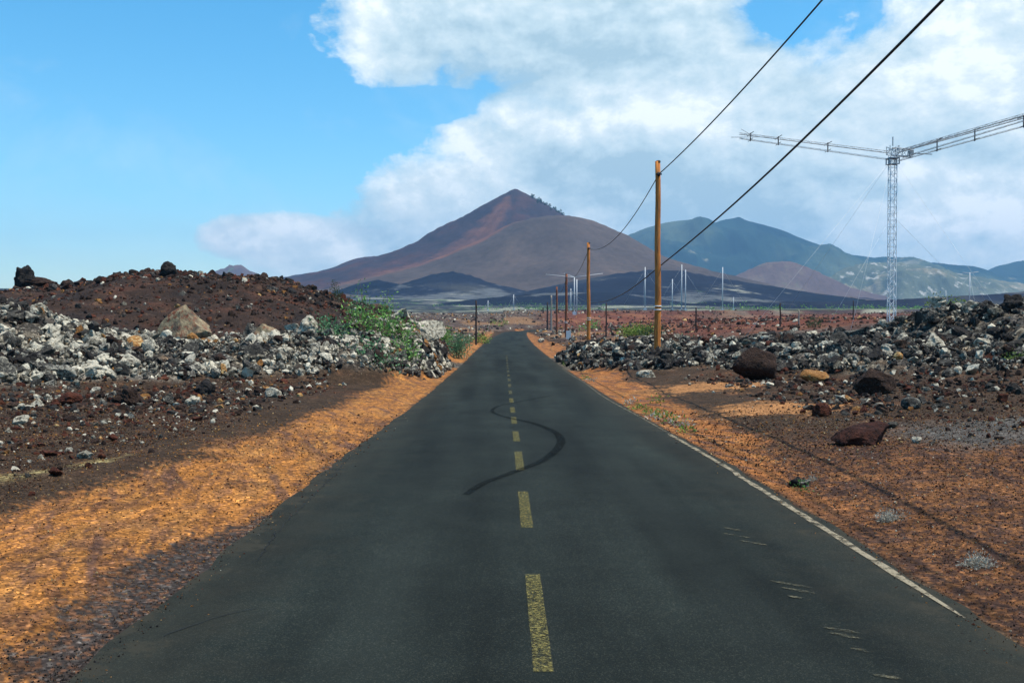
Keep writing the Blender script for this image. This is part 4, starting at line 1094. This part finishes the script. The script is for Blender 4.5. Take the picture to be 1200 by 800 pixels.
shrub(at(522, 68), 68, 1.6, 1.4, 12, 800, .14, M_leafb, 'darker bush behind the round one at the left road edge', 39)
shrub(at(396, 58), 58, .8, 1.3, 6, 330, .10, M_leafd, 'small dark conifer like tree on the brown hill crest', 40, upright=1, cat='tree', name='small_tree')
shrub(at(560, 105), 105, 2.2, 1.2, 9, 420, .22, M_leafy, 'bright green low bush on the left roadside far ahead', 41)
shrub(at(738, 90), 90, 5.4, 1.3, 16, 1400, .20, M_leafy, 'bright lime green spreading shrub left of the tallest pole', 42, dep=3)
shrub(at(765, 88), 88, 3.0, 1.0, 9, 500, .18, M_leafd, 'dull green shrub just behind the tallest pole', 43)
shrub(at(806, 50), 50, 1.4, .9, 8, 330, .11, M_leafg, 'green plant in the rubble right of the tallest pole', 44)
shrub(at(832, 52), 52, 1.6, .8, 8, 300, .11, M_leafd, 'dull plant among rocks left of the black boulder', 45)
shrub(at(953, 80), 80, 1.8, .9, 8, 260, .15, M_leafd, 'dark shrub in the red field behind the ridge', 46)
shrub(at(1115, 75), 75, 3.6, 1.5, 9, 420, .18, M_leafy, 'yellow green bush peeping over the right ridge mound', 47, z=2.4, follow=False)
shrub(at(1194, 27), 27, .7, .35, 7, 260, .07, M_leafy, 'small green tuft in the rubble at the right edge', 48)
shrub(at(582, 262), 262, 7, 1.0, 10, 200, .5, M_leafy, 'low green shrub where the road bends', 49)
shrub(at(688, 160), 160, 4, 1.6, 8, 260, .35, M_leafb, 'green shrub behind the second pole', 50)
# tufts by the right verge
shrub(at(936, 10.9), 10.75, .13, .11, 6, 90, .035, M_leafb, 'fresh green sprout beside two dark stones at the white line', 51, cat='plant', name='verge_plant')
shrub(at(1047, 9.0), 9.0, .24, .11, 26, 900, .030, M_leafs, 'silver grey cushion plant on the right verge, the middle one', 52, cat='plant', name='cushion_plant', narrow=.5)
shrub(at(1147, 7.3), 7.3, .22, .12, 26, 950, .028, M_leafs, 'silver green cushion plant nearest the camera on the right', 53, cat='plant', name='cushion_plant', narrow=.6)
shrub(at(953, 11.3), 11.3, .16, .10, 12, 240, .03, M_leafs, 'grey dried plant behind the green sprout', 54, cat='plant', name='cushion_plant', narrow=.5)
rp = random.Random(9)
for k, (px, py) in enumerate(((727, 472), (738, 478), (752, 484), (762, 490), (772, 487), (783, 494), (795, 498), (771, 473), (686, 443), (690, 446), (660, 428), (805, 504))):
    x, d = on_road(px, py); x = max(x, float(road_c(d) + road_half(d)) + .25)
    shrub(x, d, .30 + rp.uniform(0, .15), .13, 6, 90, .07, M_leafy if k % 3 else M_leafs, 'small pale green weed growing along the right road edge', 60 + k, cat='plant', name='verge_weed', group='weeds along the right road edge')

# scrub and far trees that read as one mass
def far_scrub():
    r = np.random.default_rng(88); P = []; Dn = []; Szs = []
    n = 520
    d = 620 + 1400 * r.uniform(0, 1, n) ** 1.2; az = r.uniform(-.42, .5, n); x = d * np.tan(az) * .95; y = d
    k = fbm(x * .006, y * .006, 3, 15); keep = k > .05; x = x[keep]; y = y[keep]; d = d[keep]
    z = height(x, y)
    PP = []; DD = []
    for q in range(len(x)):
        w = r.uniform(1.2, 3.2) * (1 + d[q] / 1500); m = 26
        j = r.normal(0, 1, (m, 3)) * np.array([w, w, .35 * w]); j[:, 2] = np.abs(j[:, 2])
        PP.append(np.array([x[q], y[q], z[q]]) + j); DD.append(j / (np.linalg.norm(j, axis=1)[:, None] + 1e-6))
    o = leaves('scrub', M_leafb, np.concatenate(PP), np.concatenate(DD), 1.5, r)
    tag(o, 'scattered low green scrub over the distant plain', 'scrub', kind='stuff')
    # conifers on the shoulder of the peak
    PP = []; DD = []
    dg = bpy.context.evaluated_depsgraph_get(); pk = bpy.data.objects['peak']
    for q in range(46):
        px = r.uniform(622, 662); D0 = 2560 + r.uniform(-25, 60)
        ok, loc_, _, _ = pk.ray_cast(Vector((at(px, D0), D0, 900)), Vector((0, 0, -1)))
        if not ok: continue
        h = r.uniform(4, 9); m = 60; f = r.uniform(0, 1, m)
        a = r.uniform(0, 6.28, m); rad = (1 - f) * h * .28 * r.uniform(.4, 1, m)
        j = np.stack([np.cos(a) * rad, np.sin(a) * rad, f * h], 1)
        PP.append(np.array(loc_) + j); DD.append(np.stack([np.cos(a), np.sin(a), .2 + 0 * a], 1))
    o = leaves('ridge_trees', M_leafd, np.concatenate(PP), np.concatenate(DD), 2.6, r)
    tag(o, 'line of far conifers on the right shoulder of the peak', 'trees', kind='stuff')
bpy.context.view_layer.update()
far_scrub()

# ------------------------------------------------------------------ air
HZ = MB().box((0, 0, 330), (15100, 15100, 672))
hm = bpy.data.materials.new('haze'); hm.use_nodes = True; nt = hm.node_tree
nt.nodes.remove(nt.nodes['Principled BSDF'])
pv = nt.nodes.new('ShaderNodeVolumePrincipled'); pv.inputs['Density'].default_value = 1.0e-4
pv.inputs['Color'].default_value = (.30, .58, .95, 1); pv.inputs['Anisotropy'].default_value = .1
nt.links.new(pv.outputs[0], nt.nodes['Material Output'].inputs['Volume'])
hz_o = HZ.build('haze', hm, smooth=False); tag(hz_o, 'thin blue air haze over the whole landscape', 'haze', kind='stuff')

# ------------------------------------------------------------------ sky, sun
SUN_EL = math.radians(69); SUN_AZ = math.radians(104)      # azimuth measured from +Y towards +X
w = bpy.data.worlds.new('World'); SC.world = w; w.use_nodes = True; nt = w.node_tree
bg = nt.nodes['Background']; bg.inputs['Strength'].default_value = .10
sky = nt.nodes.new('ShaderNodeTexSky'); sky.sky_type = 'NISHITA'; sky.sun_disc = False
sky.sun_elevation = SUN_EL; sky.sun_rotation = SUN_AZ; sky.air_density = 1.0; sky.dust_density = .4; sky.ozone_density = 2.0
tc = nt.nodes.new('ShaderNodeTexCoord'); V = tc.outputs['Generated']
sp = nt.nodes.new('ShaderNodeSeparateXYZ'); nt.links.new(V, sp.inputs[0])
az = mth(nt, 'ARCTAN2', sp.outputs[0], sp.outputs[1]); el = mth(nt, 'ARCSINE', sp.outputs[2])
cb = nt.nodes.new('ShaderNodeCombineXYZ'); nt.links.new(az, cb.inputs[0]); nt.links.new(el, cb.inputs[1])
U = cb.outputs[0]
def blob(px, py, rx, ry, soft=.5):
    """soft ellipse of cloud centred on a sky direction; 1 inside, 0 outside"""
    ca = math.atan((px - 590) / F); ce = math.atan((375 - py) / F); 
    a = mth(nt, 'MULTIPLY', mth(nt, 'SUBTRACT', az, ca), F / rx); b = mth(nt, 'MULTIPLY', mth(nt, 'SUBTRACT', el, ce), F / ry)
    r2 = mth(nt, 'ADD', mth(nt, 'MULTIPLY', a, a), mth(nt, 'MULTIPLY', b, b))
    return mth(nt, 'MAXIMUM', mth(nt, 'SUBTRACT', 1.0, mth(nt, 'POWER', r2, .5)), -.6)
def union(bl):
    o = bl[0]
    for b_ in bl[1:]: o = mth(nt, 'MAXIMUM', o, b_)
    return o
mpn = nd(nt, 'ShaderNodeMapping'); mpn.inputs['Scale'].default_value = (1, 1.5, 1); nt.links.new(U, mpn.inputs['Vector'])
UN = mpn.outputs[0]
nA = noise(nt, UN, 6.5, 12, .60, .3); nC = noise(nt, UN, 3.0, 5, .5)
def shifted(dx, dy):
    m_ = nd(nt, 'ShaderNodeMapping'); m_.inputs['Location'].default_value = (dx, dy, 0); nt.links.new(UN, m_.inputs['Vector']); return m_.outputs[0]
nB = noise(nt, UN, 15, 14, .66, .15); nB2 = noise(nt, shifted(-.008, -.016), 15, 14, .66, .15)
nA2 = noise(nt, shifted(-.02, -.035), 6.5, 12, .60, .3)
shape = union([blob(660, 0, 260, 125), blob(720, 200, 250, 140), blob(570, 250, 180, 85), blob(860, 170, 290, 200), blob(1080, 170, 280, 180),
               blob(740, 60, 200, 150), blob(325, 282, 95, 30), blob(1300, 120, 300, 260), blob(475, 30, 75, 85), blob(1000, 290, 320, 110), blob(480, 300, 200, 50)])
dens = mth(nt, 'ADD', mth(nt, 'MULTIPLY', shape, 1.25), mth(nt, 'MULTIPLY', mth(nt, 'SUBTRACT', nA, .5), 1.7))
dens = mth(nt, 'ADD', dens, mth(nt, 'MULTIPLY', mth(nt, 'SUBTRACT', nB, .5), .7))
holes = union([blob(935, 15, 120, 110), blob(1180, -10, 140, 60), blob(500, 126, 90, 24), blob(1000, -10, 90, 50)])
dens = mth(nt, 'SUBTRACT', dens, mth(nt, 'MULTIPLY', mth(nt, 'MAXIMUM', holes, 0), .9))
fac = ramp(nt, dens, [(.0, 0.0), (.09, .48), (.22, .84), (.46, 1.0)])
veil = ramp(nt, mth(nt, 'ADD', noise(nt, UN, 4.2, 9, .62, .6), mth(nt, 'MULTIPLY', shape, .10)), [(.48, 0.0), (.72, .32)])
fac = mth(nt, 'MAXIMUM', fac, veil)
lit = mth(nt, 'ADD', mth(nt, 'MULTIPLY', mth(nt, 'SUBTRACT', nC, .5), .7), mth(nt, 'MULTIPLY', mth(nt, 'SUBTRACT', nB, nB2), 1.5))
lit = mth(nt, 'ADD', lit, mth(nt, 'MULTIPLY', mth(nt, 'SUBTRACT', nA, nA2), 1.7))
grey = union([blob(650, 65, 250, 75), blob(880, 235, 270, 75), blob(720, 205, 170, 60)])
lit = mth(nt, 'SUBTRACT', lit, mth(nt, 'MULTIPLY', mth(nt, 'MAXIMUM', grey, 0), .50))
bright = union([blob(1110, 80, 130, 110), blob(510, 190, 100, 70), blob(425, 40, 45, 90), blob(700, 140, 170, 45), blob(1120, 250, 170, 60), blob(330, 270, 60, 30)])
lit = mth(nt, 'ADD', lit, mth(nt, 'MULTIPLY', mth(nt, 'MAXIMUM', bright, 0), .45))
ccol = ramp(nt, mth(nt, 'ADD', lit, .52), [(.05, (3.8, 5.4, 6.3)), (.40, (5.3, 6.8, 7.5)), (.70, (6.9, 8.0, 8.4)), (.95, (9.0, 9.6, 9.7))])
hs = nd(nt, 'ShaderNodeHueSaturation', Saturation=1.36, Value=1.50, Hue=.485); nt.links.new(sky.outputs[0], hs.inputs['Color'])
nt.links.new(mix(nt, fac, mix(nt, 1.0, hs.outputs[0], (.86, 1.03, 1.06), 'MULTIPLY'), ccol), bg.inputs['Color'])

sd = bpy.data.lights.new('sun', 'SUN'); sd.energy = 4.9; sd.angle = math.radians(.55); sd.color = (1.0, .935, .83)
so = bpy.data.objects.new('sun', sd); COL.objects.link(so)
dirv = Vector((math.sin(SUN_AZ) * math.cos(SUN_EL), math.cos(SUN_AZ) * math.cos(SUN_EL), math.sin(SUN_EL)))
so.rotation_euler = dirv.to_track_quat('Z', 'Y').to_euler(); so.location = dirv * 50

# ------------------------------------------------------------------ camera
cd = bpy.data.cameras.new('camera'); cd.sensor_width = 36; cd.lens = 36 * F / 1200; cd.clip_start = .1; cd.clip_end = 30000
co = bpy.data.objects.new('camera', cd); COL.objects.link(co); co.location = (0, 0, 1.8)
co.rotation_euler = (math.radians(90) - math.atan(25 / F), 0, -math.atan(10 / F))
SC.camera = co
SC.view_settings.view_transform = 'Standard'; SC.view_settings.look = 'None'; SC.view_settings.gamma = 1; SC.view_settings.exposure = 0.35
SC.view_settings.use_curve_mapping = False
cy = SC.cycles
cy.volume_bounces = 0; cy.max_bounces = 4; cy.diffuse_bounces = 2; cy.transparent_max_bounces = 8; cy.use_denoising = True
